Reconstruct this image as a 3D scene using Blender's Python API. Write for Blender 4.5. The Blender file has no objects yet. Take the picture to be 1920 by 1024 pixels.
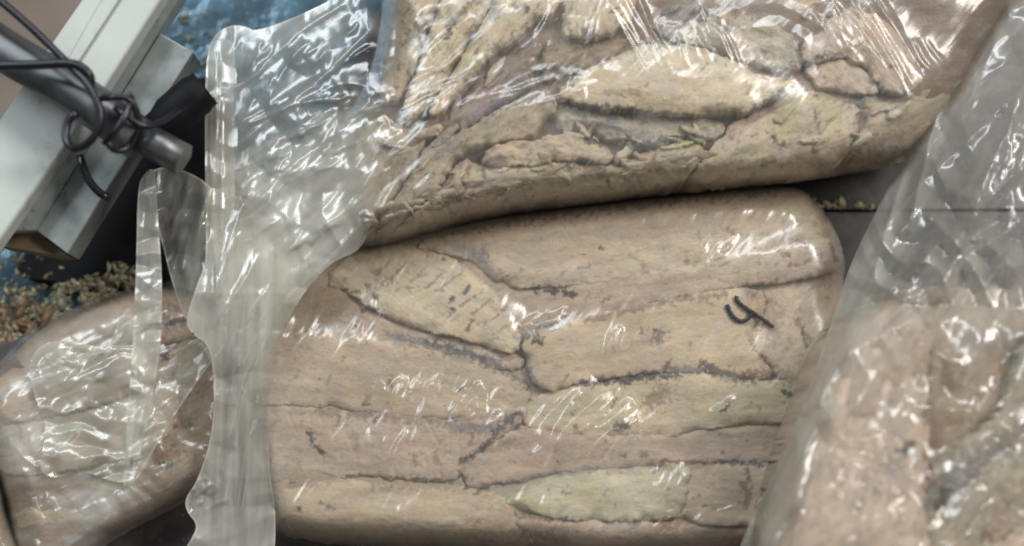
import bpy, math
import numpy as np
from mathutils import Vector

# ------------------------------------------------------------------ camera, world, lamps, exposure
sc = bpy.context.scene
U = 1.0 / 3200.0                    # one photo pixel on the table top = 0.31 mm
D = 2240.0                          # camera distance in those units (0.70 m)
TILT = math.radians(10)
ct, st = math.cos(TILT), math.sin(TILT)
CAM = np.array([0.0, -D * st, D * ct])

cam_d = bpy.data.cameras.new("camera")
cam_d.sensor_fit = 'HORIZONTAL'
cam_d.angle_x = 2 * math.atan(960.0 / D)
cam_d.clip_start = 0.01
cam_d.clip_end = 50
cam_d.dof.use_dof = True
cam_d.dof.focus_distance = (D - 150) * U
cam_d.dof.aperture_fstop = 2.0
cam = bpy.data.objects.new("camera", cam_d)
sc.collection.objects.link(cam)
cam.location = Vector(CAM * U)
cam.rotation_euler = (TILT, 0, 0)
sc.camera = cam

world = bpy.data.worlds.new("World")
sc.world = world
world.use_nodes = True
wb = world.node_tree.nodes["Background"]
wb.inputs[0].default_value = (0.93, 0.97, 1.0, 1)
wb.inputs[1].default_value = 0.12

def area(name, loc, size, power, col, target=(0, 0, 0)):
    l = bpy.data.lights.new(name, 'AREA')
    l.shape = 'RECTANGLE'
    l.size, l.size_y = size
    l.energy = power
    l.color = col
    o = bpy.data.objects.new(name, l)
    sc.collection.objects.link(o)
    o.location = loc
    o.rotation_euler = (Vector(target) - Vector(loc)).to_track_quat('-Z', 'Y').to_euler()
    return o
# fluorescent fittings over the packing line
area("tube_lamp_right", (1.45, 0.75, 1.62), (1.4, 0.34), 58, (1.0, 0.95, 0.90))
area("tube_lamp_left", (-1.20, 0.95, 1.55), (1.2, 0.34), 30, (0.86, 0.95, 1.0))
area("tube_lamp_far", (0.10, 1.7, 1.7), (1.3, 0.30), 30, (0.92, 0.97, 1.0))
area("tube_lamp_near", (0.9, -1.5, 1.6), (1.3, 0.30), 5, (1.0, 0.95, 0.90))

sc.view_settings.view_transform = 'Standard'
sc.view_settings.look = 'None'
sc.view_settings.exposure = -0.4
sc.view_settings.gamma = 1.0
sc.view_settings.use_curve_mapping = False
sc.render.engine = 'CYCLES'
sc.cycles.transparent_max_bounces = 24
sc.cycles.max_bounces = 8
sc.cycles.diffuse_bounces = 4
sc.cycles.caustics_reflective = False
sc.cycles.use_denoising = True
sc.cycles.pixel_filter_type = 'BLACKMAN_HARRIS'
sc.cycles.filter_width = 2.0

# ------------------------------------------------------------------ geometry helpers
def W(px, py, h):
    """a point seen at photo pixel (px,py) that stands h above the table -> metres"""
    px = np.asarray(px, float); py = np.asarray(py, float); h = np.asarray(h, float)
    a = px - 960.0; b = 512.0 - py
    dx = a
    dy = D * st + b * ct
    dz = -D * ct + b * st
    s = (CAM[2] - h) / (-dz)
    return np.stack([(CAM[0] + dx * s) * U, (CAM[1] + dy * s) * U, (h + 0 * s) * U], -1)

def chaikin(P, n=2, closed=True):
    P = np.asarray(P, float)
    for _ in range(n):
        if closed:
            Q = np.roll(P, -1, 0)
            P = np.stack([.75 * P + .25 * Q, .25 * P + .75 * Q], 1).reshape(-1, 2)
        else:
            A, B = P[:-1], P[1:]
            M = np.stack([.75 * A + .25 * B, .25 * A + .75 * B], 1).reshape(-1, P.shape[1])
            P = np.vstack([P[:1], M[1:-1], P[-1:]])
    return P

def grow(P, k):
    a = np.roll(P, -1, 0) - np.roll(P, 1, 0)
    a /= np.linalg.norm(a, axis=1, keepdims=True) + 1e-9
    n = np.stack([a[:, 1], -a[:, 0]], -1)
    ar = np.sum(P[:, 0] * np.roll(P[:, 1], -1) - np.roll(P[:, 0], -1) * P[:, 1])
    return P + n * k * (1 if ar > 0 else -1)

def resample(P, step):
    Q = np.vstack([P, P[:1]]); L_ = np.r_[0, np.cumsum(np.linalg.norm(np.diff(Q, axis=0), axis=1))]
    n = max(8, int(L_[-1] / step)); t = np.linspace(0, L_[-1], n, endpoint=False)
    return np.stack([np.interp(t, L_, Q[:, 0]), np.interp(t, L_, Q[:, 1])], -1)

def hash2(ix, iy, seed):
    h = (ix.astype(np.int64) * 374761393 + iy.astype(np.int64) * 668265263 + seed * 974711) & 0xffffffff
    h = ((h ^ (h >> 13)) * 1274126177) & 0xffffffff
    return ((h ^ (h >> 16)) & 0xffff) / 65535.0

def vnoise(x, y, seed=0):
    """gradient noise, about 0..1"""
    ix = np.floor(x); iy = np.floor(y)
    fx = x - ix; fy = y - iy
    ux = fx * fx * fx * (fx * (fx * 6 - 15) + 10); uy = fy * fy * fy * (fy * (fy * 6 - 15) + 10)
    def g(a, b):
        t = hash2(ix + a, iy + b, seed) * 2 * math.pi
        return np.cos(t) * (fx - a) + np.sin(t) * (fy - b)
    n = (g(0, 0) * (1 - ux) + g(1, 0) * ux) * (1 - uy) + (g(0, 1) * (1 - ux) + g(1, 1) * ux) * uy
    return n * .72 + .5

def fbm(x, y, seed=0, o=4):
    s = 0; a = .5; t = 0
    for i in range(o):
        s = s + a * vnoise(x, y, seed + i * 17); t += a
        x, y = (x * .8 + y * .6) * 2.03 + 5.1, (y * .8 - x * .6) * 2.03 + 1.7; a *= .5
    return np.clip((s / t - .5) * 1.5 + .5, 0, 1)

def rot(x, y, deg):
    c, s = math.cos(math.radians(deg)), math.sin(math.radians(deg))
    return x * c + y * s, -x * s + y * c

def seg_dist(x, y, P, closed=True):
    """distance to polyline, and inside sign (positive inside) for closed"""
    P = np.asarray(P, float)
    best = np.full(x.shape, 1e9); bx = np.zeros_like(x); by = np.zeros_like(x)
    ins = np.zeros(x.shape, bool)
    n = len(P) if closed else len(P) - 1
    for i in range(n):
        x0, y0 = P[i]; x1, y1 = P[(i + 1) % len(P)]
        ex, ey = x1 - x0, y1 - y0
        L = ex * ex + ey * ey + 1e-9
        t = np.clip(((x - x0) * ex + (y - y0) * ey) / L, 0, 1)
        qx = x0 + t * ex; qy = y0 + t * ey
        d = (x - qx) ** 2 + (y - qy) ** 2
        m = d < best
        best = np.where(m, d, best); bx = np.where(m, qx, bx); by = np.where(m, qy, by)
        if closed:
            if y0 != y1:
                c = ((y0 > y) != (y1 > y)) & (x < (x1 - x0) * (y - y0) / (y1 - y0) + x0)
                ins ^= c
    d = np.sqrt(best)
    return (np.where(ins, d, -d) if closed else d), bx, by

def tri_grid(P, sp):
    """clean triangle mesh of polygon P: staggered grid with its rim snapped on the outline"""
    P = np.asarray(P, float)
    x0, y0 = P.min(0) - sp * 2; x1, y1 = P.max(0) + sp * 2
    rh = sp * .866
    nx = int((x1 - x0) / sp) + 2; ny = int((y1 - y0) / rh) + 2
    J, I = np.meshgrid(np.arange(ny), np.arange(nx), indexing='ij')
    X = x0 + I * sp + (J % 2) * sp * .5; Y = y0 + J * rh
    sd, bx, by = seg_dist(X, Y, P)
    keep = sd > -sp * .75
    idx = lambda j, i: j * nx + i
    T = []
    j, i = np.meshgrid(np.arange(ny - 1), np.arange(nx - 1), indexing='ij')
    ev = (j % 2 == 0)
    a, b, c, d = idx(j, i), idx(j, i + 1), idx(j + 1, i), idx(j + 1, i + 1)
    T1 = np.where(ev[..., None], np.stack([a, b, c], -1), np.stack([a, b, d], -1)).reshape(-1, 3)
    T2 = np.where(ev[..., None], np.stack([b, d, c], -1), np.stack([a, d, c], -1)).reshape(-1, 3)
    T = np.vstack([T1, T2])
    k = keep.ravel(); s = sd.ravel()
    T = T[k[T].all(1) & (s[T].max(1) > sp * .05)]
    snap = (s < sp * .3)
    Xf = np.where(snap, bx.ravel(), X.ravel()); Yf = np.where(snap, by.ravel(), Y.ravel())
    u, inv = np.unique(T, return_inverse=True)
    T = inv.reshape(-1, 3)
    xs, ys = Xf[u], Yf[u]
    ar = (xs[T[:, 1]] - xs[T[:, 0]]) * (ys[T[:, 2]] - ys[T[:, 0]]) - (xs[T[:, 2]] - xs[T[:, 0]]) * (ys[T[:, 1]] - ys[T[:, 0]])
    T = T[np.abs(ar) > 1e-3]
    return xs, ys, T, np.maximum(s[u], 0)

def boundary_edges(T):
    E = np.vstack([T[:, [0, 1]], T[:, [1, 2]], T[:, [2, 0]]])
    key = np.sort(E, 1)
    _, first, cnt = np.unique(key, axis=0, return_index=True, return_counts=True)
    return E[first[cnt == 1]]

def make_mesh(name, V, F, mat, smooth=True, cols=None, vecs=None, floats=None):
    me = bpy.data.meshes.new(name)
    V = np.asarray(V, np.float32)
    if isinstance(F, np.ndarray):
        me.vertices.add(len(V)); me.vertices.foreach_set('co', V.ravel())
        me.loops.add(F.size); me.loops.foreach_set('vertex_index', F.astype(np.int32).ravel())
        me.polygons.add(len(F))
        me.polygons.foreach_set('loop_start', np.arange(0, F.size, F.shape[1], dtype=np.int32))
        me.polygons.foreach_set('loop_total', np.full(len(F), F.shape[1], np.int32))
        me.update(calc_edges=True); me.validate()
    else:
        me.from_pydata([tuple(map(float, v)) for v in V], [], [tuple(map(int, f)) for f in F]); me.update()
    if smooth:
        me.polygons.foreach_set('use_smooth', np.ones(len(me.polygons), bool))
    if cols is not None and len(me.vertices) == len(V):
        a = me.attributes.new('tint', 'FLOAT_COLOR', 'POINT')
        a.data.foreach_set('color', np.hstack([cols, np.ones((len(cols), 1))]).astype(np.float32).ravel())
    if vecs is not None:
        a = me.attributes.new('fibre', 'FLOAT_VECTOR', 'POINT')
        a.data.foreach_set('vector', np.asarray(vecs, np.float32).ravel())
    for k, v in (floats or {}).items():
        a = me.attributes.new(k, 'FLOAT', 'POINT')
        a.data.foreach_set('value', np.asarray(v, np.float32))
    me.materials.append(mat)
    return me

def link(name, me, parent=None):
    o = bpy.data.objects.new(name, me)
    sc.collection.objects.link(o)
    if parent is not None:
        o.parent = parent
        o.matrix_parent_inverse = parent.matrix_world.inverted()
    return o

def tag(o, label=None, cat=None, group=None, kind=None):
    if label: o['label'] = label
    if cat: o['category'] = cat
    if group: o['group'] = group
    if kind: o['kind'] = kind
    return o

def empty(name, px, py, h):
    o = bpy.data.objects.new(name, None)
    o.empty_display_size = .02
    sc.collection.objects.link(o)
    o.location = Vector(W(px, py, h))
    bpy.context.view_layer.update()
    return o

# ------------------------------------------------------------------ materials
def newmat(name):
    m = bpy.data.materials.new(name); m.use_nodes = True
    nt = m.node_tree; nt.nodes.clear()
    out = nt.nodes.new('ShaderNodeOutputMaterial')
    return m, nt, out
def N(nt, t, **kw):
    n = nt.nodes.new(t)
    for k, v in kw.items():
        if k.startswith('i_'):
            n.inputs[k[2:].replace('_', ' ')].default_value = v
        else:
            setattr(n, k, v)
    return n
def L(nt, a, b): nt.links.new(a, b)
def mixc(nt, fac, a, b, mode='MIX'):
    n = nt.nodes.new('ShaderNodeMix'); n.data_type = 'RGBA'; n.blend_type = mode
    for s, v in ((n.inputs[0], fac), (n.inputs[6], a), (n.inputs[7], b)):
        if hasattr(v, 'links'): nt.links.new(v, s)
        elif isinstance(v, (int, float)): s.default_value = v
        else: s.default_value = (*v, 1)
    return n.outputs[2]
def ramp(nt, src, a, b, ca=(0, 0, 0), cb=(1, 1, 1)):
    r = nt.nodes.new('ShaderNodeValToRGB')
    r.color_ramp.elements[0].position = a; r.color_ramp.elements[1].position = b
    r.color_ramp.elements[0].color = (*ca, 1); r.color_ramp.elements[1].color = (*cb, 1)
    nt.links.new(src, r.inputs[0]); return r.outputs[0]

def flesh_material():
    m, nt, out = newmat("cooked_fish_flesh")
    b = N(nt, 'ShaderNodeBsdfPrincipled')
    b.inputs['Roughness'].default_value = .5
    b.inputs['Subsurface Weight'].default_value = .45; b.inputs['Subsurface Radius'].default_value = (1.0, .6, .4); b.inputs['Subsurface Scale'].default_value = .0035
    b.inputs['Specular IOR Level'].default_value = .35
    at = N(nt, 'ShaderNodeAttribute', attribute_name='tint')
    fv = N(nt, 'ShaderNodeAttribute', attribute_name='fibre')
    mp = N(nt, 'ShaderNodeMapping'); mp.inputs['Scale'].default_value = (.022, .055, .05)
    L(nt, fv.outputs['Vector'], mp.inputs[0])
    n1 = N(nt, 'ShaderNodeTexNoise'); n1.inputs['Scale'].default_value = 1.0; n1.inputs['Detail'].default_value = 6; n1.inputs['Roughness'].default_value = .62
    L(nt, mp.outputs[0], n1.inputs['Vector'])
    c = mixc(nt, 1.0, at.outputs['Color'], ramp(nt, n1.outputs[0], .3, .72, (.91, .89, .87), (1.07, 1.07, 1.07)), 'MULTIPLY')
    n2 = N(nt, 'ShaderNodeTexNoise'); n2.inputs['Scale'].default_value = .045; n2.inputs['Detail'].default_value = 7; n2.inputs['Roughness'].default_value = .7
    L(nt, fv.outputs['Vector'], n2.inputs['Vector'])
    c = mixc(nt, ramp(nt, n2.outputs[0], .60, .74), c, mixc(nt, 1.0, c, (.62, .47, .40), 'MULTIPLY'))
    n3 = N(nt, 'ShaderNodeTexNoise'); n3.inputs['Scale'].default_value = .16; n3.inputs['Detail'].default_value = 3
    L(nt, fv.outputs['Vector'], n3.inputs['Vector'])
    c = mixc(nt, ramp(nt, n3.outputs[0], .71, .76), c, mixc(nt, 1.0, c, (.35, .27, .24), 'MULTIPLY'))
    m4 = N(nt, 'ShaderNodeMapping'); m4.inputs['Scale'].default_value = (.10, .30, .2); L(nt, fv.outputs['Vector'], m4.inputs[0])
    n4 = N(nt, 'ShaderNodeTexNoise'); n4.inputs['Scale'].default_value = 1.0; n4.inputs['Detail'].default_value = 3; L(nt, m4.outputs[0], n4.inputs['Vector'])
    c = mixc(nt, 1.0, c, ramp(nt, n4.outputs[0], .3, .7, (.92, .91, .90), (1.06, 1.06, 1.06)), 'MULTIPLY')
    L(nt, c, b.inputs['Base Color'])
    bp = N(nt, 'ShaderNodeBump'); bp.inputs['Strength'].default_value = .8; bp.inputs['Distance'].default_value = 3.0 * U
    ad = N(nt, 'ShaderNodeMath', operation='MULTIPLY_ADD'); ad.inputs[1].default_value = .5
    L(nt, n3.outputs[0], ad.inputs[0]); L(nt, n1.outputs[0], ad.inputs[2])
    L(nt, ad.outputs[0], bp.inputs['Height']); L(nt, bp.outputs[0], b.inputs['Normal'])
    L(nt, b.outputs[0], out.inputs[0])
    return m

def film_material(name, gloss=.07, rough=.235, bump=.22, tintcol=(.80, .80, .76)):
    m, nt, out = newmat(name)
    hz = N(nt, 'ShaderNodeAttribute', attribute_name='cloud')
    fv = N(nt, 'ShaderNodeAttribute', attribute_name='fibre')
    mp = N(nt, 'ShaderNodeMapping'); mp.inputs['Scale'].default_value = (.005, .048, .05)
    L(nt, fv.outputs['Vector'], mp.inputs[0])
    n1 = N(nt, 'ShaderNodeTexNoise'); n1.inputs['Scale'].default_value = 1; n1.inputs['Detail'].default_value = 4; n1.inputs['Roughness'].default_value = .55
    L(nt, mp.outputs[0], n1.inputs['Vector'])
    n2 = N(nt, 'ShaderNodeTexNoise'); n2.inputs['Scale'].default_value = .018; n2.inputs['Detail'].default_value = 2
    L(nt, fv.outputs['Vector'], n2.inputs['Vector'])
    ad = N(nt, 'ShaderNodeMath', operation='ADD'); L(nt, n1.outputs[0], ad.inputs[0]); L(nt, n2.outputs[0], ad.inputs[1])
    bp = N(nt, 'ShaderNodeBump'); bp.inputs['Strength'].default_value = bump; bp.inputs['Distance'].default_value = 6 * U
    L(nt, ad.outputs[0], bp.inputs['Height'])
    # cloudiness
    mu = N(nt, 'ShaderNodeMath', operation='MULTIPLY'); L(nt, hz.outputs['Fac'], mu.inputs[0])
    L(nt, ramp(nt, n1.outputs[0], .25, .75, (.7, .7, .7), (1.3, 1.3, 1.3)), mu.inputs[1]); mu.use_clamp = True
    tr = N(nt, 'ShaderNodeBsdfTransparent'); tr.inputs[0].default_value = (.97, .97, .96, 1)
    df = N(nt, 'ShaderNodeBsdfDiffuse'); df.inputs[0].default_value = (*tintcol, 1)
    tl = N(nt, 'ShaderNodeBsdfTranslucent'); tl.inputs[0].default_value = (*tintcol, 1)
    mx0 = N(nt, 'ShaderNodeMixShader'); mx0.inputs[0].default_value = .35
    L(nt, df.outputs[0], mx0.inputs[1]); L(nt, tl.outputs[0], mx0.inputs[2])
    mx = N(nt, 'ShaderNodeMixShader')
    L(nt, mu.outputs[0], mx.inputs[0]); L(nt, tr.outputs[0], mx.inputs[1]); L(nt, mx0.outputs[0], mx.inputs[2])
    gl = N(nt, 'ShaderNodeBsdfAnisotropic'); gl.inputs['Roughness'].default_value = rough
    L(nt, bp.outputs[0], gl.inputs['Normal'])
    # Schlick reflectance, the same seen from above and from inside the bag (a thin film)
    ge = N(nt, 'ShaderNodeNewGeometry')
    dt = N(nt, 'ShaderNodeVectorMath', operation='DOT_PRODUCT'); L(nt, ge.outputs['Incoming'], dt.inputs[0]); L(nt, bp.outputs[0], dt.inputs[1])
    ab = N(nt, 'ShaderNodeMath', operation='ABSOLUTE'); L(nt, dt.outputs['Value'], ab.inputs[0])
    su = N(nt, 'ShaderNodeMath', operation='SUBTRACT'); su.inputs[0].default_value = 1.0; L(nt, ab.outputs[0], su.inputs[1]); su.use_clamp = True
    lw = N(nt, 'ShaderNodeMath', operation='POWER'); lw.inputs[1].default_value = 5.0; L(nt, su.outputs[0], lw.inputs[0])
    g2 = N(nt, 'ShaderNodeMath', operation='MULTIPLY_ADD'); g2.inputs[1].default_value = .85; g2.inputs[2].default_value = gloss
    L(nt, lw.outputs[0], g2.inputs[0]); g2.use_clamp = True
    mm = N(nt, 'ShaderNodeMixShader')
    L(nt, g2.outputs[0], mm.inputs[0]); L(nt, mx.outputs[0], mm.inputs[1]); L(nt, gl.outputs[0], mm.inputs[2])
    L(nt, mm.outputs[0], out.inputs[0])
    return m

def simple(name, col, rough=.5, metal=0.0, nscale=60, namt=.25, bump=.1, spec=.5, speck=None, bdist=.0006):
    m, nt, out = newmat(name)
    b = N(nt, 'ShaderNodeBsdfPrincipled')
    b.inputs['Metallic'].default_value = metal; b.inputs['Specular IOR Level'].default_value = spec
    tc = N(nt, 'ShaderNodeTexCoord')
    n = N(nt, 'ShaderNodeTexNoise'); n.inputs['Scale'].default_value = nscale; n.inputs['Detail'].default_value = 6
    L(nt, tc.outputs['Object'], n.inputs['Vector'])
    lo = tuple(c * (1 - namt) for c in col); hi = tuple(min(1, c * (1 + namt)) for c in col)
    c = ramp(nt, n.outputs[0], .3, .7, lo, hi)
    if speck:
        sc_, lo_, hi_, scol = speck
        s = N(nt, 'ShaderNodeTexNoise'); s.inputs['Scale'].default_value = sc_; s.inputs['Detail'].default_value = 5; s.inputs['Roughness'].default_value = .65
        L(nt, tc.outputs['Object'], s.inputs['Vector'])
        c = mixc(nt, ramp(nt, s.outputs[0], lo_, hi_), c, scol)
    L(nt, c, b.inputs['Base Color'])
    L(nt, ramp(nt, n.outputs[0], .2, .8, (rough * .75,) * 3, (min(1, rough * 1.3),) * 3), b.inputs['Roughness'])
    bp = N(nt, 'ShaderNodeBump'); bp.inputs['Strength'].default_value = bump; bp.inputs['Distance'].default_value = bdist
    L(nt, n.outputs[0], bp.inputs['Height']); L(nt, bp.outputs[0], b.inputs['Normal'])
    L(nt, b.outputs[0], out.inputs[0])
    return m

FLESH = flesh_material()
FILM = film_material("clear_vacuum_film")
LOOSE = film_material("loose_bag_film", gloss=.075, rough=.20, bump=.10, tintcol=(.68, .655, .575))
BELT = simple("dark_grey_belt", (.042, .038, .038), .36, nscale=60, namt=.5, bump=.4, speck=(260, .62, .68, (.18, .15, .10)))
BLUE = simple("steel_blue_light_tint", (.075, .14, .19), .16, metal=.3, nscale=45, namt=.35, bump=.8, speck=(150, .56, .66, (.10, .12, .12)), bdist=.003)  # steel; the blue light it reflects is painted into its base colour
FLOOR = simple("brown_floor", (.28, .22, .18), .7, nscale=4, namt=.45, bump=.1)
WHITE = simple("white_plastic", (.44, .47, .44), .45, nscale=14, namt=.10, bump=.10, speck=(38, .56, .74, (.27, .26, .20)))
STEEL = simple("brushed_steel", (.29, .32, .31), .34, metal=.45, nscale=70, namt=.15, bump=.2, speck=(55, .58, .70, (.13, .12, .09)))
DSTEEL = simple("dull_steel", (.13, .135, .14), .38, metal=.7, nscale=50, namt=.2, bump=.1)
BLACK = simple("black_plastic", (.007, .007, .009), .6, nscale=80, namt=.3, bump=.15, spec=.15)
CABLE = simple("black_cable_rubber", (.009, .008, .013), .32, nscale=120, namt=.3, bump=.1)
INK = simple("black_marker_ink", (.008, .008, .012), .5, nscale=100, namt=.2)
BROWNM = simple("stained_end_plate", (.13, .10, .055), .6, nscale=60, namt=.3)

# ------------------------------------------------------------------ setting
def sheet_prism(poly, h1, h0, mat, name, parent=None, round_=0, bevel=0):
    P = np.asarray(poly, float)
    if round_: P = chaikin(P, round_)
    top = W(P[:, 0], P[:, 1], h1 + 0 * P[:, 0])
    bot = top.copy(); bot[:, 2] = h0 * U
    n = len(P)
    V = np.vstack([top, bot])
    ar = 0
    for i in range(n):
        a, b = top[i], top[(i + 1) % n]; ar += a[0] * b[1] - b[0] * a[1]
    r = list(range(n))
    if ar < 0: r = r[::-1]
    F = [tuple(r), tuple(i + n for i in r[::-1])]
    for k in range(n):
        i, j = r[k], r[(k + 1) % n]
        F.append((j, i, i + n, j + n))
    me = make_mesh(name, V, F, mat, smooth=False)
    o = link(name, me, parent)
    if bevel:
        md = o.modifiers.new('b', 'BEVEL'); md.width = bevel * U; md.segments = 3; md.limit_method = 'ANGLE'
    return o

def quad_plane(name, z, size, mat, cx=0, cy=0):
    V = [(cx - size, cy - size, z), (cx + size, cy - size, z), (cx + size, cy + size, z), (cx - size, cy + size, z)]
    return link(name, make_mesh(name, V, [(0, 1, 2, 3)], mat, smooth=False))

fl = quad_plane('floor', -.75, 3.0, FLOOR); tag(fl, kind='structure')
blue = sheet_prism([(-120, 470), (60, 350), (180, 290), (350, -120), (2100, -160), (2100, 1200), (-120, 1200)], -62, -90, BLUE, 'work_surface'); tag(blue, kind='structure')
table = empty('packing_table', 960, 512, -60); tag(table, kind='structure')
for poly in ([(800, -160), (2100, -160), (2100, 392), (520, 396)],
             [(518, 400), (2100, 396), (2100, 1240), (-160, 1240), (-160, 690), (120, 610), (330, 520)]):
    sheet_prism(poly, 0, -58, BELT, 'belt_panel', table, bevel=2)

# ------------------------------------------------------------------ marks that belong to the flesh, and some shade painted in with them
DK = (.045, .035, .035); BR = (.16, .09, .05); GY = (.17, .17, .18); YG = (.42, .42, .19); PK = (.40, .26, .22); PALE = (.60, .55, .40); GN = (.50, .53, .34); RUST = (.26, .12, .05)
def stains_and_shade(x, y, cols, S, seed=3):
    nz = fbm(x / 11, y / 11, 3, 3); nz3 = fbm(x / 4.5, y / 4.5, 31, 2)
    for pts, w, a, c in S:
        P = np.asarray(pts, float); w = w * 1.1
        x0, y0 = P.min(0) - w * 3; x1, y1 = P.max(0) + w * 3
        m = (x > x0) & (x < x1) & (y > y0) & (y < y1)
        if not m.any(): continue
        d, _, _ = seg_dist(x[m], y[m], P, closed=False)
        q = 1.0 - d / w + (nz[m] - .5) * 2.3 + (nz3[m] - .5) * 1.3
        f = a * np.clip(q * 1.7 + .15, 0, 1)[:, None]
        cols[m] = cols[m] * (1 - f) + np.array(c) * f
    return cols

TINT = dict(beige=(.46, .385, .295), pink=(.45, .365, .295), warm=(.47, .39, .285), grey=(.36, .335, .27), green=(.47, .44, .33),
            pale=(.51, .445, .33), brown=(.31, .25, .18), dark=(.21, .165, .135), olive=(.385, .33, .24))

RX0, RY0, RS = -260, -260, 4.0
RW, RH = int((1920 + 520) / RS), int((1024 + 520) / RS)
RY_, RX_ = np.meshgrid(RY0 + np.arange(RH) * RS, RX0 + np.arange(RW) * RS, indexing='ij')

def box(a, k, it=2):
    for _ in range(it):
        for ax in (0, 1):
            pad = [(0, 0), (0, 0)]; pad[ax] = (k + 1, k)
            c = np.cumsum(np.pad(a, pad, mode='edge'), axis=ax)
            n = a.shape[ax]
            if ax == 0: a = (c[2 * k + 1:2 * k + 1 + n] - c[:n]) / (2 * k + 1)
            else: a = (c[:, 2 * k + 1:2 * k + 1 + n] - c[:, :n]) / (2 * k + 1)
    return a

def sample(R, x, y):
    fx = np.clip((x - RX0) / RS, 0, RW - 1.001); fy = np.clip((y - RY0) / RS, 0, RH - 1.001)
    i = fx.astype(int); j = fy.astype(int); fx -= i; fy -= j
    return (R[j, i] * (1 - fx) + R[j, i + 1] * fx) * (1 - fy) + (R[j + 1, i] * (1 - fx) + R[j + 1, i + 1] * fx) * fy

class Pack:
    """a vacuum pack: domed bed of loins, and the height the film will follow"""
    def __init__(s, outline, z0, z1, R, tilt=(0, 0, 960, 512), seed=0):
        s.out = chaikin(outline, 2); s.z0, s.z1, s.R, s.tilt, s.seed = z0, z1, R, tilt, seed
        s.H = s.dome(RX_, RY_) - 26
    def dome(s, x, y):
        d, _, _ = seg_dist(x, y, s.out)
        t = np.clip(d / s.R, 0, 1)
        g = s.tilt[0] * (x - s.tilt[2]) + s.tilt[1] * (y - s.tilt[3])
        return s.z0 + (s.z1 - s.z0 + g) * np.sqrt(np.maximum(1 - (1 - t) ** 2, 0)) + 10 * (fbm(x / 170, y / 170, s.seed, 2) - .5)
    def flakes(s, x, y, spec):
        """torn muscle layers: small terraces with ragged steps"""
        u, v = rot(x, y, -spec['ang'])
        f = fbm(u / 85, v / 42, spec['seed'] + 40, 4) * 6
        k = np.floor(f); t = f - k
        e = np.clip((t - .72) / .28, 0, 1)
        return (k + e) / 6 - .5, np.clip(1 - np.abs(t - .70) / .16, 0, 1)
    def loin_h(s, x, y, d, spec):
        t = np.clip(d / spec['R'], 0, 1)
        prof = np.sqrt(1 - (1 - t) ** 2)
        u, v = rot(x, y, -spec['ang'])
        h = s.dome(x, y) - spec['dep'] * (1 - prof) * (3.2 * np.clip(fbm(x / 55, y / 55, 77, 2) - .36, .07, 1)) + spec['lean'][0] * (x - spec['c'][0]) / 100 + spec['lean'][1] * (y - spec['c'][1]) / 40 + spec['up']
        h = h + 5 * (fbm(u / 160, v / 50, spec['seed'], 3) - .5) * prof * spec['rough']
        h = h + .9 * (fbm(u / 30, v / 14, spec['seed'] + 9, 3) - .5) * spec['rough']
        if spec['rough'] > 1.5:
            h = h + s.flakes(x, y, spec)[0] * 3.2 * (spec['rough'] - .8) * prof
        if spec['ribs']:
            ru, rv = rot(x, y, spec['ribs'][0])
            ph = rv / spec['ribs'][1] + 1.2 * fbm(x / 60, y / 60, 5, 2)
            h = h - spec['ribs'][2] * np.clip(np.sin(ph * 2 * math.pi) - .55, 0, 1) * 2 * fbm(x / 25, y / 25, 8, 2)
        return h

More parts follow.
